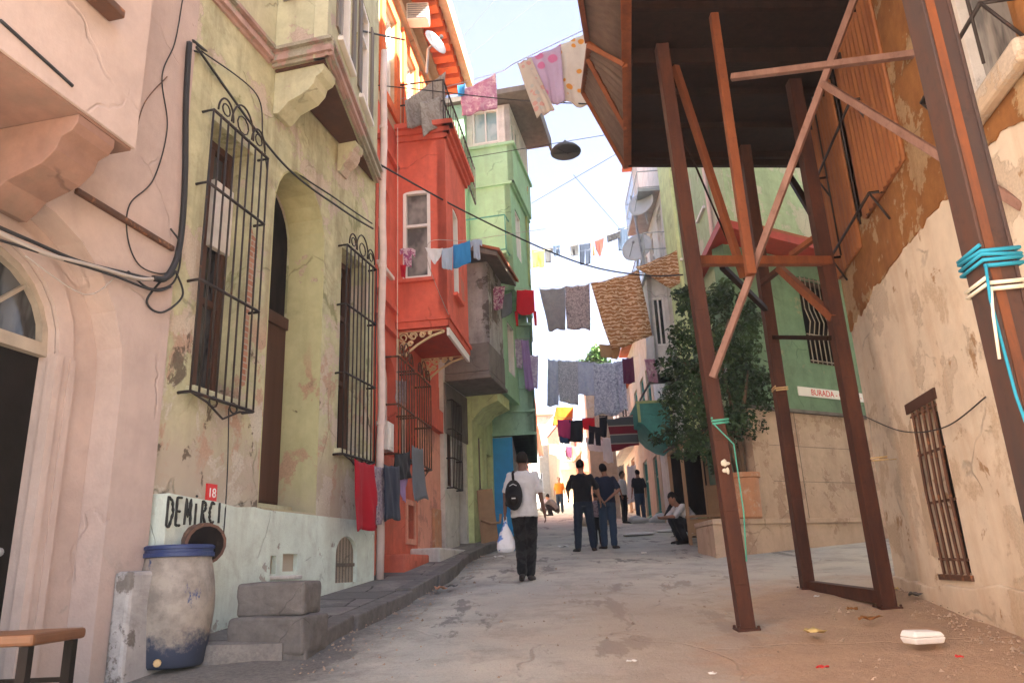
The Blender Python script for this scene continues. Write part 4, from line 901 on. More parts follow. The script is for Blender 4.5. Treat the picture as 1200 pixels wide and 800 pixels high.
# ---------------------------------------------------------------- rusty steel frame with its overhanging sheet metal room
p1 = gnd(875, 737); p2 = gnd(947, 690); p3 = gnd(1040, 712)
o = thing('steel_support_frame', 'rusty steel frame of posts and braces carrying an overhanging sheet metal room', 'steel frame', p1)
W0 = MW[o]; I0 = W0.inverted()
ZD = 6.5
def wpart(b, name, mat, parent=o, label=None, **k):
    k.setdefault('bevel', 0 if 'smooth' in k else .004)
    q = b.build(name, mat, parent, M=Matrix(), **k); return tag(q, label) if label else q
def post(p, ztop, w, mat, dx=0, dy=0, name='post'):
    b = MB(); q = V((p.x+dx, p.y+dy, ztop)); lo = V((p.x, p.y, p.z-.1))
    d = w*.5; t = .012                              # two channels welded into a box with open lips
    b.bar(lo, q, w*.86, w*.98, up=(0, 1, 0)); b.bar(lo+V((-d*.93, 0, 0)), q+V((-d*.93, 0, 0)), t*1.6, w*1.06, up=(0, 1, 0)); b.bar(lo+V((d*.93, 0, 0)), q+V((d*.93, 0, 0)), t*1.6, w*1.06, up=(0, 1, 0))
    b.box(p.x-w*.8, p.x+w*.8, p.y-w*.8, p.y+w*.8, p.z-.06, p.z+.012)
    for k in range(9):                              # weld seams and bolt heads
        z = p.z+.35+.62*k; q2 = lo.lerp(q, (z-lo.z)/(q.z-lo.z)); b.box(q2.x-w*.52, q2.x+w*.52, q2.y-w*.505-.004, q2.y-w*.49, z, z+.012)
    for sx in (-1, 1):
        for sy in (-1, 1): b.lathe((p.x+sx*w*.68, p.y+sy*w*.68, p.z+.012), [(.014, 0), (.014, .018), (.006, .022)], 6)
    return wpart(b, name, mat, bevel=.004, merge=False)
post(p1, ZD, .118, 'rust_post', -.14); post(p2, ZD, .122, 'rust_post', .02); post(p3, ZD, .128, 'rust_post', -.02)
big0 = at(1158, 300, 2.95)
b = MB(); g0 = V((big0.x, big0.y, gz(big0.x, big0.y)-.15)); tp = V((big0.x, big0.y, ZD+1.2)); 
for x, w, h in ((-.060, .016, .14), (.060, .016, .14), (0, .118, .022)): b.bar(g0+V((x, 0, 0)), tp+V((x, 0, 0)), w, h, up=(0, 1, 0))
b.bar(g0+V((0, -.052, 0)), tp+V((0, -.052, 0)), .112, .016, up=(0, 1, 0))
pb = wpart(b, 'post', 'rust_big', label='thick foreground steel post tied with blue rope')
b = MB(); b.bar(g0+V((-.028, -.0625, 0)), tp+V((-.028, -.0625, 0)), .042, .005, up=(0, 1, 0)); b.build('rust_streaked_edge', 'rust_streak', pb, M=Matrix())
def strut(a, c, w, mat, h=None, name='brace'):
    b = MB(); b.bar(at(*a), at(*c), w, h); return wpart(b, name, mat)
U0 = at(880, 322, 6.32); U1 = at(853, -40, 6.2); b = MB(); b.bar(U0, V((U0.x-.0, U0.y, ZD)), .08); wpart(b, 'hanger', 'rust_bright')
strut((791, 78, 6.95), (872, 325, 7.2), .068, 'rust_bright')
strut((835, 442, 6.64), (1012, -30, 5.6), .05, 'rust_pale', .06)
strut((806, 306, 6.85), (972, 306, 7.45), .09, 'rust_bright', name='beam')
onwall = lambda x, y: RW.w(RW.uv(x, y, -.02)[0], -.02, RW.uv(x, y, -.02)[1])
b = MB(); b.bar(at(857, 91, 6.26), onwall(1076, 63), .06); wpart(b, 'beam', 'rust_pale')
b = MB(); b.bar(at(964, 98, 5.87), onwall(1200, 243), .06); wpart(b, 'brace', 'rust_pale')
strut((952, 687, 8.85), (1036, 699, 7.5), .12, 'rust_post', name='base_rail')
strut((893, 332, 8.5), (915, 314, 8.2), .06, 'rust_post'); strut((913, 314, 8.2), (977, 373, 7.45), .08, 'rust_bright'); strut((927, 299, 7.9), (960, 275, 7.5), .06, 'rust_bright')
strut((926, 208, 8.7), (953, 252, 7.5), .07, 'rust_dark'); strut((846, 312, 7.4), (897, 362, 8.8), .06, 'rust_dark'); strut((907, 395, 8.8), (972, 396, 7.5), .05, 'rust_dark', name='beam')
strut((788, 132, 6.9), (880, 345, 9.0), .02, 'rust_dark')
# deck: joists under a sheet floor, edge beams
X0, X1, Y0, Y1 = 1.62, 4.9, 1.6, 9.3
def dx(y): return 1.69-.155*(9.14-y)*.9       # street edge of the deck
b = MB(); b.add([(dx(Y0), Y0, ZD+.1), (X1, Y0, ZD+.1), (X1, 9.45, ZD+.1), (dx(9.14), 9.14, ZD+.1), (dx(Y0), Y0, ZD+.16), (X1, Y0, ZD+.16), (X1, 9.45, ZD+.16), (dx(9.14), 9.14, ZD+.16)],
    [(0, 1, 2, 3), (4, 5, 6, 7), (0, 1, 5, 4), (1, 2, 6, 5), (2, 3, 7, 6), (3, 0, 4, 7)])
k = 60
for i in range(11): y = Y0+.3+.72*i; b.bar((dx(y)+.03, y, ZD+.055), (X1, y+.2, ZD+.055), .07, .085)
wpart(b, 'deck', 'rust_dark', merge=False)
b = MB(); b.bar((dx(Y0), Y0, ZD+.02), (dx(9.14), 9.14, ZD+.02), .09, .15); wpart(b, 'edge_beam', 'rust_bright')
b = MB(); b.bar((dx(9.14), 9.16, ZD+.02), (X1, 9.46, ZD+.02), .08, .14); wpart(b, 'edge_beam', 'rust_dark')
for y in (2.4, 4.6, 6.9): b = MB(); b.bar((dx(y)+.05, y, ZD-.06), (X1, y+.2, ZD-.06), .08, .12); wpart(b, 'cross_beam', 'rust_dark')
# room above the deck, clad in sheet
b = MB()
def sheet(b, P, Q, R_, S, n):       # corrugated quad P..Q along, R_ S above them
    P, Q, R_, S = map(V, (P, Q, R_, S)); nr = (Q-P).cross(S-P).normalized(); L = (Q-P).length
    b.grid(lambda i, j: tuple(P.lerp(Q, i).lerp(S.lerp(R_, i), j)+nr*.02*math.sin(2*math.pi*L*i/.16)), n, 1)
sheet(b, (dx(Y0)+.25, Y0, ZD+.16), (dx(9.14)+.25, 9.1, ZD+.16), (dx(9.14)+.25, 9.1, ZD+3), (dx(Y0)+.25, Y0, ZD+3), 300)
sheet(b, (dx(9.14)+.25, 9.1, ZD+.16), (X1, 9.42, ZD+.16), (X1, 9.42, ZD+3), (dx(9.14)+.25, 9.1, ZD+3), 120)
wpart(b, 'sheet_wall', 'rust_sheet', smooth=True)
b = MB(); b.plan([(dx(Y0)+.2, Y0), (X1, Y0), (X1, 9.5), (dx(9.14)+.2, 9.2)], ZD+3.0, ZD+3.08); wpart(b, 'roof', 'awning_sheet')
# two flared sheet panels hung along the street edge
def awning(A, B, c, d_, name='awning_panel'):
    """A, B: hinge line ends (near, far) on the deck edge; c, d_: outer corners"""
    b = MB(); sheet(b, A, B, d_, c, 60)
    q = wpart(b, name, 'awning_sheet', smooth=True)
    m = q.modifiers.new('thick', 'SOLIDIFY'); m.thickness = .006
    fb = MB(); A, B, c, d_ = map(V, (A, B, c, d_)); dn = V((0, 0, -.03))
    for s_, e in ((A, B), (B, d_), (d_, c), (c, A)): fb.bar(s_+dn, e+dn, .06, .05)
    mid0 = A.lerp(B, .55); mid1 = c.lerp(d_, .2); fb.bar(mid0+dn*2, mid1+dn*2, .05, .04)
    return fb.build('panel_frame', 'rust_bright', q, M=Matrix())
E_ = lambda y, z=0: (dx(y)-.03, y, ZD+.0+z)
def outer(px, py, D): return tuple(at(px, py, D))
awning(E_(6.95, -.05), E_(9.14, -.05), outer(690, 52, 7.25), outer(683, 105, 8.75))
awning(E_(3.0), E_(7.1), outer(640, -250, 3.6), outer(688, 46, 7.3))
# ropes tied on the posts
def wrap(name, label, c, w, z, turns, mat, r=.012, tail=None):
    t_ = thing('tied_'+name, label, 'rope', (c.x, c.y, z)); b = MB(); pts = []
    for k in range(int(turns*4)+1):
        x, y = [(-1, -1), (1, -1), (1, 1), (-1, 1)][k % 4]; pts.append((x*w, y*w, k*.0055+.004*((k*7) % 3-1)))
    b.tube(pts, r, 6); b.build('coil', mat, t_, smooth=True)
    if tail:
        b = MB(); b.tube([(-w, -w-.01, 0)]+tail, r*.7, 5); b.build('loose_end', mat, t_, smooth=True)
zb = at(1165, 318, 2.95).z
wrap('blue_rope', 'bright blue rope wound around the thick foreground post', big0, .080, zb, 4, 'rope_blue', .009, [(-.095, -.09, -.15), (-.085, -.09, -.55), (-.02, -.09, -1.1)])
wrap('white_rope', 'off white cord tied under the blue rope on the thick post', big0, .078, zb-.10, 2, 'rope_white', .009, [(-.105, -.10, -.12), (-.115, -.09, -.3)])
def postx(px, py, D): return at(px, py, D)
q = postx(842, 497, 6.77); wrap('green_cord', 'green cord tied around the slim steel post nearest the street', q, .072, q.z, 2, 'rope_green', .010, [(.09, -.09, -.2), (.10, -.09, -.8), (.07, -.09, -1.2)])
q = postx(851, 548, 6.77); t_ = thing('white_rag', 'scrap of white rag knotted on the slim steel post', 'rag', q); b = MB()
for k in range(5): b.ball((.022*math.sin(k*2)-.03, -.08, .035*math.cos(k*3)), .022+.006*math.sin(k*5), .012, .026+.01*math.cos(k*7), 8)
b.build('knot', 'rope_white', t_, smooth=True)
q = postx(914, 458, 8.85); wrap('straw_cord', 'straw coloured cord looped around the middle steel post', q, .072, q.z, 2, 'straw', .009)
q = postx(1027, 540, 7.47); wrap('straw_cord', 'thin twine with a stub on the steel post by the cream wall', q, .075, q.z, 1.5, 'straw', .007, [(.15, -.1, .0)])
# cable sagging across the cream wall
# ---------------------------------------------------------------- things on the ground
bp = gnd(199, 780); bp = V((bp.x, bp.y, gz(bp.x, bp.y)))
o = thing('barrel', 'battered plastic barrel with a blue lid and blue stained foot by the pink house corner', 'barrel', bp+V((0, 0, .0)))
R_ = .272
b = MB(); b.lathe((0, 0, 0), [(R_*.86, 0), (R_*.92, .02), (R_*.98, .14), (R_*1.06, .3), (R_*1.10, .42), (R_*1.10, .5), (R_*1.06, .62), (R_*.98, .74), (R_*.93, .80), (R_*.93, .83)], 40)
b.build('body', 'barrel_plastic', o, smooth=True)
b = MB(); b.lathe((0, 0, 0), [(R_*.95, .815), (R_*1.0, .82), (R_*1.0, .85), (R_*.96, .855), (R_*.96, .875), (R_*1.0, .88), (R_*1.0, .90), (R_*.94, .91), (R_*.9, .885)], 40); b.build('lid', 'blue_lid', o, smooth=False)
b = MB(); b.tube([(.02, -R_*.98, .05), (.03, -R_*1.06, .05)], [.03, .025], 10); b.build('bung', 'straw', o)
def block(name, label, c, sx, sy, sz, rz, seed, mat='kerb_stone'):
    rr = random.Random(seed); b = MB(); N = 5
    bm = bmesh.new(); bmesh.ops.create_cube(bm, size=1); bmesh.ops.subdivide_edges(bm, edges=bm.edges[:], cuts=4, use_grid_fill=True)
    for v in bm.verts:
        n = noise.noise(v.co*2.3+V((seed*7, 0, 0))); e = max(abs(v.co.x), abs(v.co.y))*1.
        v.co *= 1+.07*n+.03*noise.noise(v.co*7+V((seed, 2, 0))); cnr = sum(abs(abs(c_)-.5) < .02 for c_ in v.co)
        if cnr >= 2: v.co *= .965
        v.co = V((v.co.x*sx, v.co.y*sy, (v.co.z+.5)*sz))
    me = bpy.data.meshes.new(name); bm.to_mesh(me); bm.free(); me.materials.append(MAT[mat])
    q = bpy.data.objects.new(name, me); COL.objects.link(q); q.location = c; q.rotation_euler = (0, 0, rz); MW[q] = q.matrix_basis.copy()
    m = q.modifiers.new('bevel', 'BEVEL'); m.width = .022; m.segments = 2; m.limit_method = 'ANGLE'; m.angle_limit = R(35)
    return tag(q, label, 'concrete block', 'concrete blocks by the kerb')
h_ = -R(13)
c = gnd(318, 772); c = V((c.x-.02, c.y+.22, gz(c.x, c.y+.2)))
block('concrete_block', 'lower grey concrete block leaning at the end of the raised pavement', c, .70, .46, .30, h_+.9*0, 3)
block('concrete_block', 'upper grey concrete block stacked on another beside the barrel', c+V((-.02, .06, .295)), .60, .40, .27, h_+.12, 5)
# bench corner at the lower left
sp_ = at(6, 760, 3.5); sp_ = V((sp_.x-.05, sp_.y, 0))
o = thing('wooden_stool', 'low stool with an orange wooden seat and dark legs in the pink doorway corner', 'stool', (sp_.x, sp_.y, gz(0, sp_.y)))
zt = at(44, 742, 3.5).z-gz(0, sp_.y)
sx0, sx1 = -.42, at(43, 745, 3.5).x-sp_.x
b = MB(); b.box(sx0, sx1, -.02, .40, zt-.05, zt); b.build('seat', 'chair_wood', o, bevel=.015)
for x in (sx0+.04, sx1-.05):
    for y in (.02, .36): b = MB(); b.bar((x, y, 0), (x, y, zt-.052), .042); b.build('leg', 'door_black', o)
b = MB()
for y in (.02, .36):
    for z in (zt*.35, zt*.68): b.bar((sx0+.06, y, z), (sx1-.07, y, z), .022)
for x in (sx0+.04, sx1-.05): b.bar((x, .04, zt*.5), (x, .34, zt*.5), .022)
b.build('stretcher', 'door_black', o)
# foam box and litter
fb = gnd(1084, 762); o = thing('foam_box', 'white foam takeaway box lying on the dirt by the cream wall', 'foam box', (fb.x, fb.y, gz(fb.x, fb.y)+.05), rz=.15); MW[o] = MW[o] @ Matrix.Scale(.86, 4); o.matrix_basis = MW[o]
b = MB(); b.add([(-.125, -.09, 0), (.125, -.09, 0), (.125, .09, 0), (-.125, .09, 0), (-.14, -.105, .05), (.14, -.105, .05), (.14, .105, .05), (-.14, .105, .05)], [(0, 1, 2, 3), (4, 5, 6, 7)]+[(j, (j+1) % 4, (j+1) % 4+4, j+4) for j in range(4)]); b.build('tray', 'foam_white', o, bevel=.012)
b = MB(); b.add([(-.14, -.105, .052), (.14, -.105, .052), (.14, .105, .052), (-.14, .105, .052), (-.12, -.085, .10), (.12, -.085, .09), (.12, .085, .095), (-.12, .085, .105)], [(0, 1, 2, 3), (4, 5, 6, 7)]+[(j, (j+1) % 4, (j+1) % 4+4, j+4) for j in range(4)]); b.build('lid', 'foam_white', o, bevel=.015)
LIT = [(955, 751, 'yellow banana peel curled on the dirt before the steel posts', 'tan_peel', .09), (1047, 698, 'yellow wrapper at the foot of the post by the wall', 'tan_peel', .06), (966, 794, 'red scrap of packaging at the bottom of the dirt', 'cl_crimson' if 'cl_crimson' in MAT else 'red_sign', .035),
       (1127, 781, 'small red scrap right of the foam box', 'red_sign', .03), (741, 780, 'pale crumb of plaster near the bottom of the street', 'white_sign', .03), (660, 643, 'crumpled white paper on the street by the two men', 'white_sign', .10),
       (958, 706, 'pale pebble inside the feet of the steel posts', 'white_sign', .03), (755, 650, 'pale scrap of paper in mid street', 'white_sign', .05), (530, 690, 'grey stone chip by the kerb', 'kerb_stone', .07), (516, 693, 'orange brick shard at the kerb edge', 'terracotta', .09),
       (585, 655, 'white paper scrap on the kerb near the carrier bag', 'white_sign', .08), (1020, 735, 'brown clod of earth under the cream wall', 'brown_mud', .08), (1000, 722, 'grey brown clod of earth beside the base rail', 'brown_mud', .05), (835, 795, 'pale chip at the bottom edge of the street', 'white_sign', .03), (1075, 705, 'flat stone at the wall foot under the small window', 'kerb_stone', .08)]
for x, y, lab, m, s in LIT:
    g = gnd(x, y); b = MB(); rr = random.Random(x)
    b.grid(lambda i, j: ((i-.5)*2*s+.2*s*math.sin(5*j+x), (j-.5)*s*1.2+.3*s*math.sin(4*i), .25*s*(1+math.sin(7*i+x)*math.cos(5*j+y))+.03), 6, 4)
    q = b.build('litter', m, M=Matrix.Translation((g.x, g.y, gz(g.x, g.y)+(.03 if x > 880 and y > 690 else 0))) @ Matrix.Rotation(rr.uniform(0, 3), 4, 'Z'), smooth=True)
    q.modifiers.new('thick', 'SOLIDIFY').thickness = .004
    tag(q, lab, 'litter')
# low piles of flattened sacks and boards past the two men
for i, (x, y, w, h, m, lab, cat) in enumerate(((695, 616, .9, .35, 'beige_wall', 'pile of pale sacks on the street behind the two men', 'sacks'), (762, 612, 1.2, .3, 'dish_grey', 'heap of grey plastic sheeting at the foot of the teal bay', 'plastic sheeting'))):
    g = gnd(x, y); b = MB(); rr = random.Random(i)
    for k in range(7): b.ball((rr.uniform(-w/2, w/2), rr.uniform(-.3, .3), rr.uniform(.05, h*.5)), rr.uniform(.2, .35), rr.uniform(.15, .3), rr.uniform(.1, .18), 10)
    tag(b.build(cat.replace(' ', '_'), m, M=Matrix.Translation(g), smooth=True), lab, cat)
for x, y, lab in ((785, 623, 'flat white board lying on the street left of the squatting person'), (748, 627, 'flat pale paper lying mid street before the plastic heap')):
    g = gnd(x, y); b = MB(); b.box(-.35, .35, -.2, .2, .01, .05); b.box(-.2, .4, -.1, .15, .052, .07); tag(b.build('board', 'white_sign', M=Matrix.Translation(g), bevel=.01), lab, 'board')
# leaning board by the lime wall
g = gnd(576, 636, .12); o = thing('leaning_board', 'brown padded board leaning against the lime green wall', 'board', g)
b = MB(); b.add([(-.22, -.05, .0), (.16, -.02, 0), (.16, .02, 0), (-.22, 0, 0), (-.30, .20, 1.15), (.05, .22, 1.18), (.05, .26, 1.18), (-.30, .24, 1.15)], [(0, 1, 2, 3), (4, 5, 6, 7)]+[(j, (j+1) % 4, (j+1) % 4+4, j+4) for j in range(4)]); b.build('panel', 'cardboard', o, bevel=.01)
b = MB(); b.tube([(-.2, -.09, .48), (.0, -.13, .40), (.2, -.07, .42), (.22, -.05, .6)], .03, 6); b.build('rail', 'stall_wood', o, smooth=True)
# planter and tree
g = gnd(872, 640); PB = V((g.x, g.y+.25, 1.885)); pc = at(873, 600, 13.3); PB = V((pc.x, 13.3, 1.886))
o = thing('planter', 'big terracotta coloured planter on the stone ledge holding the bushy tree', 'planter', PB)
b = MB(); b.lathe((0, 0, 0), [(.25, 0), (.28, .03), (.29, .3), (.30, .68), (.335, .70), (.335, .78), (.29, .78), (.28, .70)], 28); b.build('pot', 'terracotta', o, smooth=False)
b = MB(); b.lathe((0, 0, 0), [(.279, .68), (.1, .71), (.02, .72)], 20); b.build('soil', 'bark', o)
def leaves(b, clumps, n, size, seed, flat=.6):
    rr = random.Random(seed); tot = sum(c[3]**2 for c in clumps)
    for cx, cy, cz, r in clumps:
        for _ in range(int(n*r*r/tot)):
            d = V((rr.gauss(0, 1), rr.gauss(0, 1), rr.gauss(0, 1))).normalized()*r*(rr.random()**.45)*(1+.22*noise.noise(V((cx+_*.01, cy, cz))))
            p = V((cx, cy, cz))+V((d.x, d.y, d.z*flat*1.2)); s = size*rr.uniform(.55, 1.3)
            a = V((rr.gauss(0, 1), rr.gauss(0, 1), rr.gauss(-.5, .7))).normalized(); t_ = a.orthogonal().normalized(); t_ = Matrix.Rotation(rr.uniform(0, 6.28), 3, a) @ t_
            k = len(b.v); b.v += [p-a*s*.1, p+a*s*.45+t_*s*.28, p+a*s, p+a*s*.45-t_*s*.28]; b.f.append([k, k+1, k+2, k+3])
T0 = PB+V((0, 0, .7))
o = thing('planter_tree', 'dark leafy tree rising out of the planter behind the steel posts', 'tree', T0)
rr = random.Random(11); top = at(838, 430, 13.3)-T0
b = MB()
limbs = [[(0, 0, 0), (-.03, .02, .5), (-.12, .0, 1.0), (-.25, -.03, 1.6), (-.4, 0, 2.4), (-.5, .05, 3.2)], [(.05, .03, 0), (.08, .02, .5), (.06, .1, 1.1), (-.02, .15, 1.9), (-.1, .15, 2.8)],
         [(-.05, -.03, .1), (-.15, -.1, .7), (-.4, -.15, 1.2), (-.75, -.12, 1.6)], [(.02, 0, .8), (.2, -.1, 1.3), (.35, -.12, 1.9)], [(-.2, 0, 1.5), (-.55, .1, 2.0), (-.9, .1, 2.3)], [(-.3, 0, 2.0), (.0, -.1, 2.5), (.12, -.1, 2.9)]]
for L_ in limbs: b.tube(L_, [.06*(1-.75*i/(len(L_)-1)) for i in range(len(L_))], 7)
b.build('trunk', 'bark', o, smooth=True)
cl = []
for px, py, r in ((842, 350, .30), (820, 365, .30), (865, 370, .28), (800, 395, .30), (835, 400, .42), (872, 410, .34), (795, 430, .36), (828, 445, .42), (868, 450, .38), (892, 440, .2), (793, 470, .36), (825, 485, .40), (862, 490, .36), (893, 470, .22), (788, 505, .26), (812, 522, .26), (850, 525, .26), (885, 500, .22), (850, 335, .16), (806, 352, .18), (880, 385, .2), (840, 545, .16), (800, 345, .1), (905, 455, .1)):
    q = at(px, py, 13.3+rr.uniform(-.35, .35))-T0; cl.append((q.x, q.y, q.z, r))
for k in range(34):
    c0 = cl[rr.randrange(26)]; a = rr.uniform(0, 6.28); e = rr.uniform(.9, 1.25)*c0[3]; cl.append((c0[0]+e*math.cos(a), c0[1]+rr.uniform(-.2, .2), c0[2]+e*math.sin(a)*1.05, rr.uniform(.07, .15)))
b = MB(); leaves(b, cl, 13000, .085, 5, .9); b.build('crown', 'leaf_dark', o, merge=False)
# roof plant far up the street
q = at(697, 425, 29); o = thing('roof_plant', 'bright green potted bush on a far roof behind the grey shirts', 'plant', q-V((0, 0, 1.0)))
b = MB(); b.tube([(0, 0, 0), (.03, 0, .6), (-.05, 0, 1.2)], [.05, .04, .02], 6); b.build('stem', 'bark', o)
cl = [(rr.uniform(-.45, .45), rr.uniform(-.3, .3), rr.uniform(.5, 1.7), rr.uniform(.22, .4)) for _ in range(9)]
b = MB(); leaves(b, cl, 1600, .16, 8); b.build('foliage', 'leaf_bright', o, merge=False)
b = MB(); b.lathe((0, 0, 0), [(.2, 0), (.28, .4), (.24, .4)], 14); b.build('pot', 'terracotta', o)
o = thing('wall_post', 'stone pier carrying the potted bush far up the street', 'pier', (q.x, q.y, gz(q.x, q.y)))
MB().box(-.5, .5, -.4, .4, -.1, q.z-1.0-gz(q.x, q.y)).build('shaft', 'beige_wall', o); MB().box(-.56, .56, -.46, .46, q.z-1.15-gz(q.x, q.y), q.z-1.003-gz(q.x, q.y)).build('cap', 'cream_wall', o)
# wooden stall frame by the corner house
g = gnd(832, 640); o = thing('stall_frame', 'pale wooden stall frame with glass panes beside the squatting person', 'stall', (g.x+.1, g.y+.5, gz(0, g.y+.5)))
b = MB()
for x in (-.35, .45):
    for y in (0, 1.3): b.bar((x, y, 0), (x, y, 2.0 if x < 0 else 2.35), .06)
b.build('post', 'stall_wood', o)
b = MB()
for y in (0, 1.3):
    b.bar((-.37, y, 2.0), (.5, y, 2.36), .05); b.bar((-.35, y, .55), (.45, y, .55), .05); b.bar((-.35, y, .2), (.45, y, .2), .05); b.bar((.05, y, .22), (.05, y, 2.15), .03)
for x, z in ((-.35, 1.98), (.45, 2.3), (-.35, .55), (.45, .55)): b.bar((x, 0, z), (x, 1.3, z), .05)
b.build('rail', 'stall_wood', o)
b = MB(); b.box(-.33, .43, .02, .03, .23, .5); b.box(.08, .42, .02, .03, .58, 1.15); b.build('panel', 'cardboard', o)
b = MB(); b.add([(-.45, -.1, 2.03), (.56, -.1, 2.43), (.56, 1.4, 2.43), (-.45, 1.4, 2.03), (-.45, -.1, 2.06), (.56, -.1, 2.46), (.56, 1.4, 2.46), (-.45, 1.4, 2.06)], [(0, 1, 2, 3), (4, 5, 6, 7)]+[(j, (j+1) % 4, (j+1) % 4+4, j+4) for j in range(4)]); b.build('roof', 'dark_wood', o)
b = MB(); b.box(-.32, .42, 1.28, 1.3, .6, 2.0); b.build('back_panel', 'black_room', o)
# street lamp hung on a wire, seen from below
q = at(663, 179, 14.5); o = thing('hanging_lamp', 'round grey street lamp hanging on a wire against the sky', 'lamp', q)
b = MB(); b.lathe((0, 0, 0), [(.33, -.0), (.335, .03), (.28, .10), (.12, .17), (.05, .22), (.03, .30)], 32); b.build('shade', 'lamp_grey', o, smooth=True)
b = MB(); b.lathe((0, 0, 0), [(.30, .005), (.31, .02), (.1, .04)], 32); b.bar((-.28, 0, -.01), (.28, 0, -.01), .015); b.bar((-.2, -.2, -.01), (.05, .05, -.01), .015); b.build('grid', 'lamp_grey', o)
# satellite dishes
def dish(px, py, D, r, lab, aim, mat='dish_grey'):
    q = at(px, py, D); o = thing('satellite_dish', lab, 'satellite dish', q, group='satellite dishes on the houses')
    a = V(aim).normalized(); u = a.orthogonal().normalized(); w = a.cross(u)
    b = MB(); vs = []; n = 20
    for k in range(5):
        rr_ = r*k/4
        for i in range(n): t_ = 6.283*i/n; p = (u*math.cos(t_)+w*math.sin(t_))*rr_+a*(.22*rr_*rr_/r-.0); vs.append(tuple(p))
    b.add(vs, [(k*n+i, k*n+(i+1) % n, (k+1)*n+(i+1) % n, (k+1)*n+i) for k in range(4) for i in range(n)])
    d = b.build('reflector', mat, o, smooth=True); d.modifiers.new('thick', 'SOLIDIFY').thickness = .012
    b = MB(); b.tube([tuple(u*r*.9), tuple(a*r*.8)], .012, 5); b.ball(tuple(a*r*.8), .045, seg=8); b.build('arm', 'steel_grey', o)
    b = MB(); b.tube([(0, 0, 0), tuple(-a*.15), tuple(-a*.2+V((0, 0, -.5)))], .025, 6); b.build('mount', 'steel_grey', o)
dish(753, 240, 19.6, .40, 'upper round grey satellite dish on the white house with balconies', (-.8, -1, .25))
dish(748, 292, 20.0, .46, 'lower pale satellite dish on the white house above the rust patterned sheet', (-.6, -1, .3))
dish(607, 229, 19.4, .26, 'small white satellite dish on the roof of the lime topped sage house', (.5, -1, .3), 'white_sign')
dish(508, 52, 11.9, .26, 'pale satellite dish below the orange eave of the red house', (1, -.8, .35))
# air conditioner hung on the terrace corner of the red house
q = at(490, 18, 12.4); o = thing('air_conditioner', 'white air conditioner box on a bracket near the orange eave', 'air conditioner', q)
b = MB(); b.box(-.22, .22, -.13, .13, -.2, .2); b.build('case', 'white_paint', o, bevel=.02); b = MB()
for k in range(7): b.box(-.19, .19, -.145, -.132, -.17+.05*k, -.145+.05*k)
b.build('louvres', 'steel_grey', o)
# banner hanging on the upper bay of the olive house
q = at(411, 34, 9.3); 
cloth('banner', 'yellow strip of cloth hanging from a bracket high on the olive house', 'banner', [(405, 36), (419, 38), (416, 88), (403, 84)], 8.9, fabric('banner_cloth', (.60, .42, .08), (.25, .22, .04), 'blotch', 1.6) and 'x' and MAT['banner_cloth'], fold=.02, nf=1.5)

# loose stones and grit gathered along the walls and the kerb
b = MB(); rg = random.Random(21)
for i in range(1500):
    k = rg.random()
    if k < .5: y = rg.uniform(4.2, 8.8); x = 4.06-.163*(8.6-y)-abs(rg.gauss(0, .5))-.06
    elif k < .8: y = rg.uniform(5.8, 15.5); x = -1.72+.075*(y-6.4)+abs(rg.gauss(0, .28))+.02
    else: y = rg.uniform(4.5, 14); x = rg.uniform(-1.2, 3.0)
    s = rg.uniform(.006, .016)*(1.9 if rg.random() < .08 else 1); c = V((x, y, gz(x, y)+s*.2+(.05 if k < .5 and x-.27*y > 1.6 else 0)))
    a = rg.uniform(0, 6); vs = [c+V((math.cos(a+j*2.09)*s*rg.uniform(.7, 1.3), math.sin(a+j*2.09)*s*rg.uniform(.7, 1.3), -s*.3)) for j in range(3)]+[c+V((rg.uniform(-.4, .4)*s, rg.uniform(-.4, .4)*s, s*rg.uniform(.4, .9)))]
    n = len(b.v); b.v += vs; b.f += [[n, n+1, n+3], [n+1, n+2, n+3], [n+2, n, n+3], [n, n+2, n+1]]
tag(b.build('gravel', 'grit', merge=False), kind='stuff')
# ---------------------------------------------------------------- washing
fabric('cl_pink_floral', (.62, .42, .52), (.50, .25, .38), 'blotch', .8, (.75, .62, .66))
fabric('cl_rug_grey', (.42, .38, .34), (.30, .26, .23), 'blotch', .9)
fabric('cl_cream_print', (.66, .58, .48), (.62, .36, .30), 'floral', .7, (.5, .5, .45))
fabric('cl_lilac', (.58, .45, .58), (.62, .2, .35), 'floral', .35)
fabric('cl_orange_flower', (.72, .66, .56), (.70, .33, .06), 'floral', .55)
fabric('cl_magenta', (.50, .06, .22)); fabric('cl_white', (.82, .82, .83)); fabric('cl_blue', (.06, .33, .68)); fabric('cl_pale_blue', (.50, .60, .72))
fabric('cl_plum_print', (.42, .12, .26), (.70, .52, .58), 'blotch', 1.2, (.22, .06, .15)); fabric('cl_charcoal', (.11, .11, .115), None, 'plain'); fabric('cl_red', (.62, .015, .03)); fabric('cl_grey_wool', (.36, .37, .40), (.30, .31, .34), 'blotch', .7)
fabric('cl_grey_print', (.36, .32, .34), (.55, .48, .50), 'blotch', 1.8, (.2, .17, .2))
fabric('cl_leopard', (.46, .23, .10), (.74, .55, .37), 'leopard', 1.3, (.20, .08, .035))
fabric('cl_sand', (.55, .38, .22)); fabric('cl_lavender', (.60, .52, .70), (.74, .70, .80), 'blotch', .8); fabric('cl_purple', (.46, .32, .62))
fabric('cl_grey_lilac', (.55, .57, .68), (.76, .77, .84), 'blotch', 1.1, (.36, .38, .50)); fabric('cl_grey_check', (.48, .50, .56), (.72, .72, .76), 'blotch', 2.2); fabric('cl_sky_shirt', (.70, .74, .84), (.56, .60, .72), 'blotch', .6)
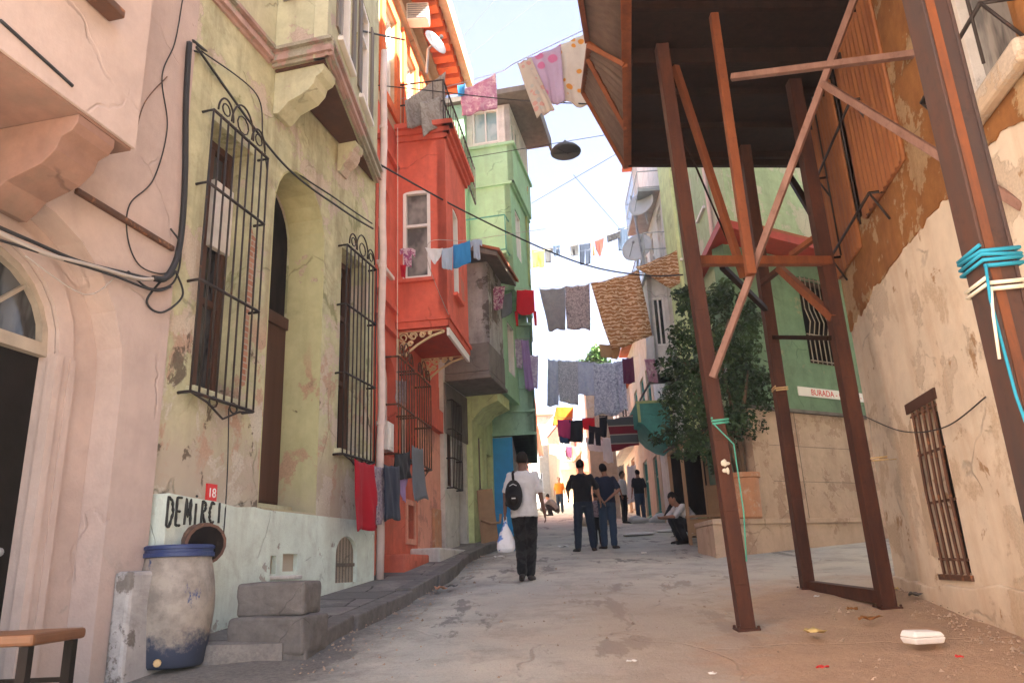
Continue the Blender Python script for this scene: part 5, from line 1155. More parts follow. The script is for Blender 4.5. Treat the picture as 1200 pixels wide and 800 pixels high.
fabric('cl_maroon', (.22, .05, .11)); fabric('cl_orange', (.80, .24, .03)); fabric('cl_black', (.012, .012, .015), None, 'plain'); fabric('cl_worn_black', (.016, .016, .018), (.034, .034, .036), 'blotch', .45); fabric('cl_denim', (.03, .055, .10), None, 'plain'); fabric('cl_jeans', (.018, .028, .05), None, 'plain'); fabric('cl_blue_trousers', (.06, .15, .32)); fabric('cl_yellow', (.75, .52, .08))
fabric('cl_rug_stripe', (.30, .03, .05), (.12, .13, .14), 'stripe', 1.9, (.50, .42, .36)); fabric('cl_navy', (.012, .018, .04), None, 'plain'); fabric('cl_crimson', (.52, .01, .03)); fabric('cl_grey_slate', (.20, .225, .26)); fabric('cl_plaid', (.30, .24, .30), (.45, .38, .42), 'blotch', 2.0, (.12, .09, .14)); fabric('cl_salmon', (.66, .32, .22))
fabric('cl_curtain', (.6, .56, .5), (.5, .46, .40), 'vstripe', 9)
W_ = 'washing strung across the street'
def rope(name, label, pts, r, mat='pale_cable', cat='clothesline', sag=.0, group=None):
    P = [V(p) for p in pts]; o0 = P[0]; fine = []
    for i, (a, c) in enumerate(zip(P, P[1:])):
        n = 14; m0 = (c-P[max(i-1, 0)])*.5; m1 = (P[min(i+2, len(P)-1)]-a)*.5
        for k in range(n): t_ = k/n; q = a*(2*t_**3-3*t_*t_+1)+m0*(t_**3-2*t_*t_+t_)+c*(3*t_*t_-2*t_**3)+m1*(t_**3-t_*t_); q.z -= sag*4*t_*(1-t_); fine.append(q-o0)
    fine.append(P[-1]-o0); b = MB(); b.tube(fine, r, 5)
    return tag(b.build(name, mat, M=Matrix.Translation(o0), smooth=True), label, cat, group)
C_ = cloth
# high up by the red terrace and the deck
C_('bedsheet', 'pink floral sheet in the sky beside the blue scrap', 'bedsheet', [(540, 106), (581, 86), (583, 126), (541, 137)], 13.5, 'cl_pink_floral', nf=3, group=W_)
C_('cloth_scrap', 'small blue scrap pegged left of the pink floral sheet', 'cloth', [(536, 100), (545, 98), (544, 112), (537, 113)], 13.45, 'cl_blue', nf=1, group=W_)
C_('rug', 'grey beige rug slung over the red house terrace rail', 'rug', [(474, 118), (522, 84), (521, 143), (477, 150)], [11.4, 12.6, 12.6, 11.35], 'cl_rug_grey', nf=2.5, fold=.06, th=.015)
C_('rug', 'narrow hanging corner of grey rug in front of the terrace rug', 'rug', [(492, 120), (516, 112), (519, 146), (497, 160)], [11.5, 12, 12, 11.5], 'cl_rug_grey', nf=1, fold=.05, th=.012)
C_('bedsheet', 'cream printed sheet on the line left of the lilac sheet', 'bedsheet', [(606, 73), (622, 66), (650, 128), (629, 138)], 9.3, 'cl_cream_print', nf=2, group=W_)
C_('bedsheet', 'lilac sheet between two printed sheets next to the deck', 'bedsheet', [(617, 68), (657, 52), (662, 121), (631, 122)], 9.4, 'cl_lilac', nf=2.5, group=W_)
C_('bedsheet', 'white sheet with orange flowers touching the rusty deck', 'bedsheet', [(656, 52), (692, 34), (703, 122), (659, 123)], 9.5, 'cl_orange_flower', nf=2.5, group=W_)
rope('clothesline', 'line from the red terrace to the deck with bedsheets', [at(470, 116, 12.2), at(581, 86, 13.4), at(606, 73, 9.4), at(700, 28, 9.5)], .006)
# line by the red bay
D = 12.6
rope('clothesline', 'short line in front of the red bay window', [RD.w(-3.3, .92, RD.uv(470, 291, .92)[1]), at(500, 290, 11.0), at(552, 281, 11.8), at(640, 268, D+2.5)], .005)
C_('garment', 'flowered top hanging at the red bay window frame', 'top', [(468, 290), (487, 290), (486, 316), (470, 312)], 11.3, 'cl_plum_print', TEE, nf=2, group=W_)
C_('garment', 'magenta bundle below the bay window sill', 'cloth', [(469, 310), (476, 310), (475, 326), (470, 324)], 11.25, 'cl_crimson', nf=1, group=W_)
C_('garment', 'white underwear on the short line by the red bay', 'underwear', [(498, 290), (519, 291), (517, 312), (503, 308)], 11.0, 'cl_white', BIKINI, nf=1.5, group=W_)
C_('garment', 'pale grey cloth left of the bright blue towel', 'cloth', [(517, 291), (531, 289), (530, 316), (518, 315)], 11.2, 'cl_pale_blue', nf=1.5, group=W_)
C_('towel', 'bright blue towel on the short line by the red bay', 'towel', [(531, 287), (551, 281), (552, 308), (531, 314)], 11.6, 'cl_blue', nf=1.5, group=W_)
C_('garment', 'pale grey shirt right of the bright blue towel', 'shirt', [(551, 281), (565, 279), (565, 303), (553, 304)], 12.0, 'cl_pale_blue', TEE, nf=1.5, group=W_)
# main line with the leopard sheet
D = 17
rope('clothesline', 'long line across the street carrying the red top and leopard sheet', [F3.w(.35, .95, at(543, 333, 15.6).z), at(603, 338, D), at(690, 332, D), at(748, 316, D), at(800, 290, D+.6)], .006)
C_('garment', 'magenta cloth at the left end of the long line', 'cloth', [(543, 333), (553, 333), (552, 358), (545, 357)], 15.6, 'cl_magenta', nf=1.5, group=W_)
C_('garment', 'plum and white patterned blouse left of the dark bag', 'blouse', [(563, 334), (592, 335), (589, 364), (566, 360)], 16, 'cl_plum_print', nf=3, fold=.06, group=W_)
C_('garment', 'dark grey bag shaped cloth between the blouse and the red top', 'bag', [(584, 347), (600, 341), (600, 366), (588, 374)], 16.5, 'cl_grey_slate', nf=1, group=W_)
C_('garment', 'red top with dangling straps on the long line', 'top', [(603, 339), (628, 339), (628, 381), (604, 381)], D, 'cl_red', TANK, nf=1.5, group=W_)
C_('garment', 'plain grey trousers right of the red top', 'trousers', [(632, 338), (662, 336), (663, 386), (643, 387)], D, 'cl_grey_wool', nf=2, group=W_)
C_('garment', 'grey patterned trousers next to the leopard sheet', 'trousers', [(662, 335), (691, 332), (692, 387), (664, 387)], D, 'cl_grey_print', nf=2, group=W_)
C_('bedsheet', 'big rust and cream leopard patterned sheet on the long line', 'bedsheet', [(692, 331), (748, 316), (766, 392), (716, 411)], D, 'cl_leopard', nf=3, fold=.05, group=W_)
C_('bedsheet', 'smaller leopard patterned sheet folded beside the tree', 'bedsheet', [(744, 313), (797, 291), (809, 328), (786, 338)], D+.4, 'cl_leopard', nf=2.5, fold=.05, group=W_)
C_('cloth', 'sand coloured cloth hanging under the leopard sheet', 'cloth', [(702, 403), (728, 404), (724, 421), (704, 418)], D+.3, 'cl_sand', nf=2, group=W_)
# far high line
D = 32; fabric('cl_shaded_grey', (.045, .047, .05), None, 'plain'); fabric('cl_shaded_salmon', (.16, .04, .03), None, 'plain'); fabric('cl_shaded_blue', (.03, .05, .085), None, 'plain')  # shade is put into these dark fabric colours; the cloth hangs in sun
rope('clothesline', 'far high line with small washing below the lamp', [at(622, 296, D), at(680, 286, D), at(727, 270, D), at(760, 258, D)], .01)
for x0, y0, x1, y1, h, m, k, lab in ((623, 292, 638, 292, 21, 'cl_yellow', None, 'yellow cloth at the left end of the far high line'), (636, 291, 648, 289, 18, 'cl_shaded_grey', TEE, 'pale grey shirt right of the yellow cloth on the far high line'), (648, 288, 656, 287, 12, 'cl_shaded_blue', None, 'pale cloth on the far high line near its middle'), (668, 287, 678, 286, 13, 'cl_shaded_grey', None, 'pale cloth left of the blue trousers on the far high line'),
    (679, 286, 692, 284, 25, 'cl_jeans', TROUS, 'blue trousers on the far high line'), (692, 284, 697, 283, 16, 'cl_sand', None, 'sand coloured strip beside the blue trousers'), (697, 282, 708, 278, 20, 'cl_shaded_salmon', BIKINI, 'salmon top on the far high line'), (711, 276, 727, 271, 8, 'cl_black', None, 'dark cloth on the far high line'), (724, 267, 737, 264, 28, 'cl_shaded_blue', None, 'pale blue cloth on the far high line'), (738, 262, 749, 258, 18, 'cl_blue', TEE, 'blue shirt at the right end of the far high line'), (750, 258, 755, 257, 10, 'cl_yellow', None, 'yellow scrap at the right end of the far high line')):
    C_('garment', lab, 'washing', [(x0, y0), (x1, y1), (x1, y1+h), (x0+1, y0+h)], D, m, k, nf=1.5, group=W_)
# lavender things on the sage house
D = 18.4
rope('clothesline', 'line on the sage house with lavender washing', [at(580, 397, D), at(632, 396, D)], .006)
C_('garment', 'lavender slip on the sage house line', 'slip', [(582, 397), (608, 397), (607, 418), (590, 414)], D, 'cl_lavender', nf=2.5, group=W_)
C_('garment', 'pale lilac shirt on the sage house line', 'shirt', [(596, 397), (613, 397), (612, 432), (600, 428)], D+.1, 'cl_lavender', nf=2, group=W_)
C_('garment', 'purple trousers on the sage house line', 'trousers', [(610, 397), (619, 397), (626, 458), (616, 456)], D, 'cl_purple', nf=1.5, group=W_)
C_('garment', 'whitish lavender shirt at the right end of the sage house line', 'shirt', [(617, 415), (631, 416), (630, 455), (620, 452)], D+.1, 'cl_lavender', nf=1.5, group=W_)
# grey shirts
D = 23
rope('clothesline', 'line with grey and lilac shirts across the street', [at(634, 420, D), at(700, 424, D), at(746, 417, D)], .008)
for q4, m, k, lab in (([(642, 420), (656, 421), (655, 476), (641, 476)], 'cl_sky_shirt', None, 'grey blue shirt at the left end of the shirt line'), ([(654, 421), (677, 422), (678, 474), (655, 470)], 'cl_grey_check', None, 'grey speckled shirt second from left on the shirt line'), ([(675, 422), (697, 424), (696, 464), (677, 462)], 'cl_sky_shirt', None, 'pale blue shirt in the middle of the shirt line'),
    ([(695, 424), (724, 423), (726, 486), (697, 486)], 'cl_grey_lilac', None, 'long patterned lilac dress on the shirt line'), ([(719, 423), (731, 420), (736, 481), (722, 481)], 'cl_grey_lilac', None, 'narrow lilac garment beside the maroon cloth'), ([(729, 420), (742, 418), (744, 448), (731, 450)], 'cl_maroon', None, 'maroon cloth at the right end of the shirt line')):
    C_('garment', lab, 'washing', q4, D+rnd.uniform(-.1, .1), m, k, nf=2.5, group=W_)
C_('garment', 'pink and white scarf hanging from the white house shelf', 'scarf', [(755, 420), (767, 420), (772, 449), (760, 446)], 19.5, 'cl_pink_floral', nf=1.5, group=W_)
C_('garment', 'white towel draped beside the white house bay', 'towel', [(757, 395), (766, 393), (769, 436), (758, 440)], 19.6, 'cl_white', nf=1, group=W_)
# lowest line
D = 27
rope('clothesline', 'low line with bright clothes and a striped rug', [at(640, 489, D), at(700, 489, D), at(750, 482, D)], .01)
for q4, d, m, k, lab in (([(652, 476), (672, 476), (671, 497), (647, 499)], D+1.5, 'cl_orange', None, 'orange cloth above the magenta shirt'), ([(653, 491), (669, 491), (668, 514), (654, 511)], D, 'cl_magenta', None, 'magenta shirt on the low line'), ([(655, 510), (668, 510), (667, 520), (656, 519)], D+.2, 'cl_blue_trousers', None, 'blue cloth under the magenta shirt'),
    ([(667, 492), (684, 491), (683, 518), (666, 518)], D, 'cl_black', None, 'black shirt on the low line'), ([(682, 490), (697, 488), (697, 502), (684, 504)], D, 'cl_red', None, 'red cloth right of the black shirt'), ([(690, 498), (704, 500), (704, 522), (690, 520)], D-.2, 'cl_black', TROUS, 'black leggings on the low line'), ([(702, 486), (712, 486), (711, 512), (703, 512)], D, 'cl_black', None, 'black cloth left of the striped rug'),
    ([(685, 512), (703, 513), (716, 530), (690, 528)], D+.6, 'cl_white', None, 'white cloth below the black leggings'), ([(706, 512), (717, 512), (719, 543), (707, 541)], D+.4, 'cl_white', None, 'white shirt hanging below the striped rug edge')):
    C_('garment', lab, 'washing', q4, d, m, k, nf=1.5, group=W_)
C_('rug', 'dark red and grey striped rug hanging by the teal bay', 'rug', [(711, 491), (745, 484), (749, 521), (718, 529)], 22, 'cl_rug_stripe', nf=1, fold=.02, th=.015, group=W_)
# washing on the window grilles of the olive and red houses
def wallcloth(name, lab, cat, q4, F, n, mat, pieces=None, **k):
    D = [F.w(*[F.uv(x, y, n)[0]], n, 0).y for x, y in q4]
    return C_(name, lab, cat, q4, D, mat, pieces, group='washing hung on the window grilles', **k)
wallcloth('garment', 'crimson red jumper hanging on the olive house window grille', 'jumper', [(416, 537), (438, 543), (441, 620), (418, 622)], G, .34, 'cl_crimson', nf=2.5, fold=.04)
wallcloth('garment', 'grey plaid shirt between the red jumper and navy trousers', 'shirt', [(439, 545), (451, 546), (452, 607), (440, 616)], RD, .40, 'cl_plaid', nf=2)
wallcloth('garment', 'navy trousers hanging on the red house grille', 'trousers', [(450, 543), (468, 545), (471, 608), (452, 611)], RD, .42, 'cl_navy', nf=2)
wallcloth('garment', 'black shirt bunched on the red house grille', 'shirt', [(463, 532), (482, 528), (480, 560), (466, 562)], RD, .42, 'cl_black', nf=2, fold=.05)
wallcloth('garment', 'purple sleeve hanging under the black shirt', 'shirt', [(467, 560), (478, 560), (475, 588), (470, 584)], RD, .38, 'cl_purple', nf=1.5)
wallcloth('garment', 'slate grey trousers hanging last on the red house grille', 'trousers', [(483, 521), (495, 525), (498, 585), (483, 587)], RD, .46, 'cl_grey_slate', nf=1.5)
wallcloth('garment', 'grey shirt tucked high behind the red house grille', 'shirt', [(463, 445), (476, 446), (476, 478), (465, 476)], RD, .2, 'cl_plaid', nf=1.5)
u_, z_ = RD.uv(453, 528, .14)
b = MB(RD.front()); b.box(u_-.13, u_+.17, .06, .2, z_, z_+.42); b.box(u_-.02, u_+.12, .201, .21, z_+.05, z_+.36); o = b.build('white_box', 'white_sign', M=RD.M); tag(o, 'small white box standing on the red house window grille', 'box')
# bunting curtains under the cream house
for i, (x, w) in enumerate(((697, 9), (709, 8), (722, 9), (735, 10))):
    C_('curtain', ['pale', 'plain cream', 'grey striped', 'creased white'][i]+' curtain in the cream house opening '+['furthest up the street', 'behind the two men', 'above the man in blue jeans', 'nearest the teal bay'][i], 'curtain', [(x, 545), (x+w, 543), (x+w, 588), (x, 590)], 29.9-.9*i+1.2, ['cl_curtain', 'cl_sand', 'cl_curtain', 'cl_white'][i], nf=4, group='curtains of the cream house')
# ---------------------------------------------------------------- cables
def cable(label, pts, r=.012, mat='dark_cable', sag=0, group='cables', name='cable'): return rope(name, label, pts, r, mat, 'cable', sag, group)
def gp(x, y, n=.06): u, z = G.uv(x, y, n); return G.w(u, n, z)
def pp(x, y, n=.10): u, z = PK.uv(x, y, n); return PK.w(u, n, z)
cable('thick black power cable slanting from the olive house over the street to the right', [gp(226, 48), at(320, 120, 8.2), at(440, 190, 10.2), at(545, 248, 12.5), at(640, 293, 14.5), at(700, 314, 15), at(760, 323, 14.6), at(800, 322, 13.5)], .016)
cable('black cable from the olive house corner along its cornice to the red house', [gp(230, 55), at(330, 190, 7.8), at(400, 245, 9.0), gp(437, 268, .12)], .014)
cable('second black cable running close beside the one under the cornice', [gp(232, 58), at(325, 182, 7.9), at(395, 234, 9.0), gp(436, 262, .10)], .011)
cable('thin black line from the olive house over the laundry towards the deck', [gp(228, 60), at(300, 78, 8.2), at(400, 95, 10), at(500, 106, 11), at(600, 117, 11), at(690, 122, 9.3), at(760, 124, 8)], .010)
cable('black bracket line from the yellow banner to the red house eave', [at(403, 32, 9), at(440, 40, 10), at(474, 47, 11.4)], .016)
cable('bundle of grey cables dropping down the pink house edge', [gp(222, 50, .09), gp(218, 120, .08), gp(217, 200, .08), gp(214, 260, .08), gp(208, 300, .09), gp(195, 325, .12), gp(180, 326, .12)], .028)
cable('dark cable sagging across the pink house from the left', [pp(-20, 258), pp(40, 284), pp(90, 305), pp(140, 318), pp(190, 328), pp(206, 318)], .014)
cable('grey cable sagging just above the dark one on the pink house', [pp(-20, 264), pp(50, 296), pp(110, 312), pp(160, 326), pp(188, 326)], .018, 'pale_cable')
cable('black cable looping low across the pink house arch', [pp(-20, 275), pp(60, 300), pp(130, 322), pp(180, 340), pp(200, 336)], .010)
cable('thin dark wire wandering down the pink wall', [pp(214, 0, .06), pp(205, 50, .06), pp(190, 90, .06), pp(196, 150, .06), pp(180, 210, .06), pp(152, 240, .06), pp(150, 280, .06), pp(165, 312, .06), pp(195, 320, .06), pp(210, 300, .06)], .006)
cable('brown hairline wire near the top of the pink wall', [pp(196, 90, .06), pp(170, 120, .06), pp(158, 160, .06)], .005, 'brown_iron')
cable('thin wire dropping from the olive window grille to the flue', [gp(268, 478, .05), gp(267, 540, .05), gp(264, 600, .17), gp(262, 625, .17)], .006)
cable('cable along the jutting pink floor edge', [PK.w(*[PK.uv(0, 24, .725)[0]], .725, PK.uv(0, 24, .725)[1]), PK.w(PK.uv(85, 101, .725)[0], .725, PK.uv(85, 101, .725)[1])], .012)
cable('dark cable hooked from the cornice down the olive wall', [gp(236, 60, .05), gp(300, 110, .05), gp(308, 160, .05), gp(313, 200, .05)], .008)
cable('sagging cable nailed across the cream wall over its small window', [RW.w(*[RW.uv(1012, 487, .03)[0]], .03, RW.uv(1012, 487, .03)[1]), RW.w(RW.uv(1060, 505, .03)[0], .05, RW.uv(1060, 505, .03)[1]), RW.w(RW.uv(1110, 500, .03)[0], .05, RW.uv(1110, 500, .03)[1]), RW.w(RW.uv(1155, 465, .03)[0], .03, RW.uv(1155, 465, .03)[1])], .006)
cable('loose grey loop of cable under the bundle on the pink house', [pp(196, 322, .08), pp(172, 352, .08), pp(190, 366, .08), pp(214, 346, .08), pp(206, 318, .08)], .010)
cable('brown cable loop hanging at the pink and olive joint', [pp(150, 318, .08), pp(176, 338, .08), pp(204, 330, .08), pp(212, 290, .08), pp(200, 268, .08)], .009)
cable('pale cord stretched across the arch of the pink house', [pp(30, 300, .08), pp(100, 345, .08), pp(138, 322, .08)], .006, 'pale_cable')
SKY = 'thin wires across the sky'
cable('wire carrying the hanging lamp across the street', [at(520, 190, 14.5), at(663, 166, 14.5), at(760, 150, 14.5)], .008, group=SKY)
for x0, y0, x1, y1, lab in ((500, -5, 640, 150, None), (520, 60, 560, 20, None),):
    pass
cable('faint wire rising to the top of the sky beside the red eave', [at(515, 75, 15), at(580, 0, 22)], .006, group=SKY)
cable('faint wire crossing the sky above the pink floral sheet', [at(530, 80, 16), at(640, -6, 20)], .006, group=SKY)
cable('faint wire from the lime house past the lamp to the deck', [at(620, 240, 20), at(730, 176, 14)], .006, group=SKY)
cable('faint wire falling from the lamp to the white house', [at(672, 205, 16), at(728, 270, 20)], .006, group=SKY)
cable('thin white string hanging down the face of the red bay', [at(466, 150, 11.2), at(466, 290, 11.2), at(465, 470, 11.1)], .005, 'rope_white')

D = 38
rope('clothesline', 'farthest low line with tiny bright washing', [at(640, 520, D), at(690, 524, D), at(735, 518, D)], .012)
for x0, x1, y0, h, m, lab in ((644, 652, 520, 14, 'cl_pale_blue', 'pale blue washing at the left end of the farthest line'), (653, 661, 521, 18, 'cl_white', 'white washing second from left on the farthest line'), (663, 670, 523, 13, 'cl_maroon', 'maroon washing on the farthest line'), (671, 682, 523, 20, 'cl_sand', 'sand coloured washing in the middle of the farthest line'), (684, 692, 523, 16, 'cl_white', 'white washing right of the sand coloured piece on the farthest line'), (694, 701, 522, 12, 'cl_blue_trousers', 'blue washing on the farthest line'), (722, 733, 519, 18, 'cl_white', 'white washing at the right end of the farthest line')):
    C_('garment', lab, 'washing', [(x0, y0), (x1, y0), (x1, y0+h), (x0, y0+h-2)], D, m, nf=1.5, group=W_)
# ---------------------------------------------------------------- people
def cap(b, p, q, r0, r1, seg=10):
    p = V(p); q = V(q); n = 4
    b.tube([p.lerp(q, i/n) for i in range(n+1)], [r0+(r1-r0)*i/n for i in range(n+1)], seg); b.ball(p, r0*.995, seg=seg); b.ball(q, r1*.995, seg=seg)
def loft(b, rings, lat):
    """rings: (centre, half width, half depth); lat = sideways axis"""
    n = 14; vs = []; fs = []; m = len(rings)
    for i, (c, rx, ry) in enumerate(rings):
        c = V(c); t_ = (V(rings[min(i+1, m-1)][0])-V(rings[max(i-1, 0)][0])).normalized(); x = (lat-t_*lat.dot(t_)).normalized(); y = t_.cross(x)
        for k in range(n):
            a = 6.28318*k/n; vs.append(c+x*rx*math.copysign(abs(math.cos(a))**.85, math.cos(a))+y*ry*math.copysign(abs(math.sin(a))**.85, math.sin(a)))
    for i in range(m-1): fs += [(i*n+k, i*n+(k+1) % n, (i+1)*n+(k+1) % n, (i+1)*n+k) for k in range(n)]
    b.add(vs, fs+[tuple(range(n)), tuple((m-1)*n+k for k in range(n))])
def remesh(o, vox, sm=2):
    m = o.modifiers.new('skin', 'REMESH'); m.mode = 'VOXEL'; m.voxel_size = vox; m.use_smooth_shade = True
    s_ = o.modifiers.new('smooth', 'SMOOTH'); s_.iterations = sm; s_.factor = .5
def folds(o, st=.012, size=.12):
    t_ = bpy.data.textures.new('folds', 'CLOUDS'); t_.noise_scale = size
    m = o.modifiers.new('folds', 'DISPLACE'); m.texture = t_; m.strength = st; m.mid_level = .5; m.texture_coords = 'LOCAL'
STAND = dict(pel=(0, 0, .95), waist=(0, .0, 1.10), chest=(0, .0, 1.30), neck=(0, -.01, 1.49), head=(0, .015, 1.64),
             shL=(-.17, 0, 1.415), shR=(.17, 0, 1.415), elL=(-.24, -.03, 1.15), elR=(.24, -.03, 1.15), wrL=(-.26, .03, .90), wrR=(.26, .03, .90),
             hipL=(-.085, 0, .93), hipR=(.085, 0, .93), knL=(-.10, .01, .50), knR=(.10, .01, .50), anL=(-.10, -.02, .08), anR=(.10, -.02, .08), toL=(-.13, .14, .03), toR=(.13, .14, .03))
def person(label, loc, rz, H=1.75, pose={}, shirt='cl_black', sleeve=.55, pants='cl_jeans', shoes='black_iron', skin='skin', hairm='hair_black', vox=.014, hair='short', barefoot=False, shirt_len=0., group=None, look=0., hang=None):
    J = {k: V(v) for k, v in {**STAND, **pose}.items()}; s = H/1.75
    for k in J: J[k] *= s
    o = thing('person', label, 'person', loc, rz, group)
    lat = (J['shR']-J['shL']).normalized(); up = (J['neck']-J['chest']).normalized()
    hd = (J['head']-J['neck']).normalized(); fw = Matrix.Rotation(look, 3, 'Z') @ up.cross(lat) if abs(up.z) > .3 else V((0, 1, 0))
    if fw.y < -2: fw = -fw
    hrot = Matrix((fw.cross(hd).normalized(), fw.normalized(), hd)).transposed() if True else None
    b = MB(); h = J['head']
    ax = lambda x, y, z: h+hrot @ (V((x, y, z))*s)
    b.ball(h, .074*s, .094*s, .112*s, 16, hrot); b.ball(ax(0, .025, -.06), .056*s, .065*s, .062*s, 12, hrot)
    b.ball(ax(0, .10, -.02), .016*s, .022*s, .026*s, 8, hrot); b.ball(ax(0, .085, -.072), .026*s, .018*s, .016*s, 8, hrot)       # nose, lips
    for k in (-1, 1): b.ball(ax(.075*k, -.005, -.01), .014*s, .026*s, .034*s, 8, hrot); b.ball(ax(.03*k, .082, .022), .022*s, .014*s, .01*s, 8, hrot)
    cap(b, J['neck'], ax(0, -.01, -.06), .058*s, .054*s)
    sp = [(J['pel']-(J['waist']-J['pel']).normalized()*.08*s, .13, .10), (J['pel'], .16, .112), (J['waist'], .138, .098), (J['chest'], .165, .115), (J['chest'].lerp(J['neck'], .6), .15, .095), (J['neck'], .06, .055)]
    loft(b, [(c, rx*s, ry*s) for c, rx, ry in sp], lat)
    for S, k in (('L', -1), ('R', 1)):
        cap(b, J['chest'].lerp(J['sh'+S], .75), J['sh'+S], .055*s, .055*s); cap(b, J['sh'+S], J['el'+S], .05*s, .037*s); cap(b, J['el'+S], J['wr'+S], .037*s, .025*s)
        d = (J['wr'+S]-J['el'+S]).normalized(); pd = d.cross(V((0, 1, 0))); pd = (pd if pd.length > .2 else d.cross(V((1, 0, 0)))).normalized(); sd = d.cross(pd).normalized()
        palm = J['wr'+S]+d*.05*s; b.ball(palm, .018*s, .038*s, .05*s, 10, Matrix((pd, sd, d)).transposed())
        cl_ = (pd*(k if pd.x*k < 0 else -k)*1.)                                  # fingers curl to the body
        for i, (off, L) in enumerate(((-.028, .065), (-.010, .078), (.010, .074), (.027, .058))):
            r0 = palm+d*.03*s+sd*off*s; r1 = r0+d*L*.55*s+cl_*.004*s; r2 = r1+(d*.75+cl_*.65).normalized()*L*.5*s
            cap(b, r0, r1, .0095*s, .009*s, 6); cap(b, r1, r2, .009*s, .0075*s, 6)
        t0 = palm-d*.015*s-sd*.03*s; t1 = t0-sd*.03*s+d*.022*s; cap(b, t0, t1, .012*s, .010*s, 6); cap(b, t1, t1+(d*.9-sd*.15+cl_*.3).normalized()*.03*s, .010*s, .008*s, 6)
        cap(b, J['pel'].lerp(J['hip'+S], .9), J['hip'+S], .09*s, .09*s); cap(b, J['hip'+S], J['kn'+S], .085*s, .055*s); m_ = J['kn'+S].lerp(J['an'+S], .3)+V((0, -.012*s, 0)); cap(b, J['kn'+S], m_, .053*s, .055*s); cap(b, m_, J['an'+S], .055*s, .036*s)
        cap(b, J['an'+S]-V((0, 0, .03*s)), J['to'+S], .036*s, .028*s)
    body_ = b.build('body', skin, o, merge=False); remesh(body_, vox*.8)
    # clothes
    b = MB(); g = .022*s
    bot = J['pel']-(J['waist']-J['pel']).normalized()*(.02+shirt_len)*s
    loft(b, [(bot, .192*s, .146*s), (J['pel'].lerp(J['waist'], .3), .187*s, .143*s), (J['waist'], .180*s, .138*s), (J['chest'], .197*s, .148*s), (J['chest'].lerp(J['neck'], .6), .172*s, .120*s), (J['neck']-up*.01*s, .072*s, .068*s)], lat)
    for S in 'LR':
        cap(b, J['chest'].lerp(J['sh'+S], .6), J['sh'+S], .064*s, .062*s); cap(b, J['sh'+S], J['sh'+S].lerp(J['el'+S], min(1, sleeve*1.5)), .062*s, .060*s)
        if sleeve > .7: cap(b, J['el'+S], J['el'+S].lerp(J['wr'+S], .9), .056*s, .042*s)
    q = b.build('shirt', shirt, o, merge=False); remesh(q, vox); folds(q, .028*s, .10)
    b = MB(); loft(b, [(J['pel']-(J['waist']-J['pel']).normalized()*.10*s, .145*s, .12*s), (J['pel'], .172*s, .125*s), (J['pel'].lerp(J['waist'], .5), .162*s, .115*s)], lat)
    for S in 'LR':
        cap(b, J['hip'+S], J['kn'+S], .105*s, .084*s); cap(b, J['kn'+S], J['kn'+S].lerp(J['an'+S], .96), .082*s, .068*s)
    q = b.build('trousers', pants, o, merge=False); remesh(q, vox); folds(q, .026*s, .08)
    if not barefoot:
        b = MB()
        for S in 'LR':
            a = J['an'+S]; t_ = J['to'+S]; cap(b, a-V((0, 0, .035*s)), t_+(t_-a).normalized()*.02, .046*s, .038*s); 
            hp = a-V((0, 0, .04*s))-(V((t_.x-a.x, t_.y-a.y, 0)).normalized()*.03*s); b.ball(hp, .042*s, .045*s, .04*s, 10)
        q = b.build('shoes', shoes, o, merge=False); remesh(q, vox)
    b = MB()
    b.ball(ax(0, -.014, .022), .082*s, .098*s, .108*s, 16, hrot); q0 = len(b.v)
    if hair == 'long': cap(b, ax(0, -.06, 0), ax(0, -.09, -.2), .085*s, .06*s)
    if hair == 'scarf': b.ball(ax(0, -.03, 0), .10*s, .11*s, .13*s, 16, hrot); cap(b, ax(0, -.06, -.05), ax(0, -.05, -.2), .08*s, .11*s)
    q = b.build('hair' if hair != 'scarf' else 'head_scarf', hairm, o, merge=False)
    # the hairline: keep only the shell above and behind the face
    me = q.data; bm = bmesh.new(); bm.from_mesh(me); inv = hrot.transposed()
    kill = [v for v in bm.verts if (lambda l: l.y > .045*s and l.z < .045*s or (l.z < -.085*s and hair == 'short') or (l.y > .0 and l.z < -.03*s and hair == 'short'))(inv @ (v.co-h))]
    bmesh.ops.delete(bm, geom=kill, context='VERTS'); bm.to_mesh(me); bm.free(); me.shade_smooth()
    m = q.modifiers.new('thick', 'SOLIDIFY'); m.thickness = .006
    return o, J
def foot(px, py):                       # ground under a pair of shoes
    g = gnd(px, py); return V((g.x, g.y, gz(g.x, g.y)))
f0 = foot(618, 680)
P1, J1 = person('man in a white T-shirt with a black sling backpack walking up the street', f0, -.06, 1.77,
    dict(anL=(-.055, -.16, .10), toL=(-.075, .0, .03), knL=(-.07, .03, .50), anR=(.05, -.02, .08), toR=(.075, .14, .03), knR=(.075, .02, .50), elR=(.235, -.03, 1.15), wrR=(.275, .07, .90), elL=(-.25, -.05, 1.16), wrL=(-.27, .0, .90), head=(0, .03, 1.64)),
    'cl_white', .55, 'cl_worn_black', skin='skin_dark', vox=.011, shirt_len=.09)
s = 1.77/1.75
o = thing('backpack', 'small black sling backpack worn on the left shoulder of the man in white', 'backpack', f0+V((-.135*s, -.20, 1.13*s)), -.06)
b = MB(); b.ball((0, 0, 0), .125, .075, .215, 16); b.ball((0, -.03, -.06), .10, .07, .12, 14); q = b.build('bag', 'cl_black', o, merge=False); remesh(q, .012)
b = MB(); b.ball((0, -.075, -.07), .07, .035, .085, 12); b.build('pocket', 'door_black', o, smooth=True)
b = MB(); b.box(-.025, .03, -.112, -.106, -.06, -.045); b.tube([(-.05, -.075, .12), (0, -.082, .145), (.05, -.075, .12)], .006, 5); b.build('zip', 'dish_grey', o)
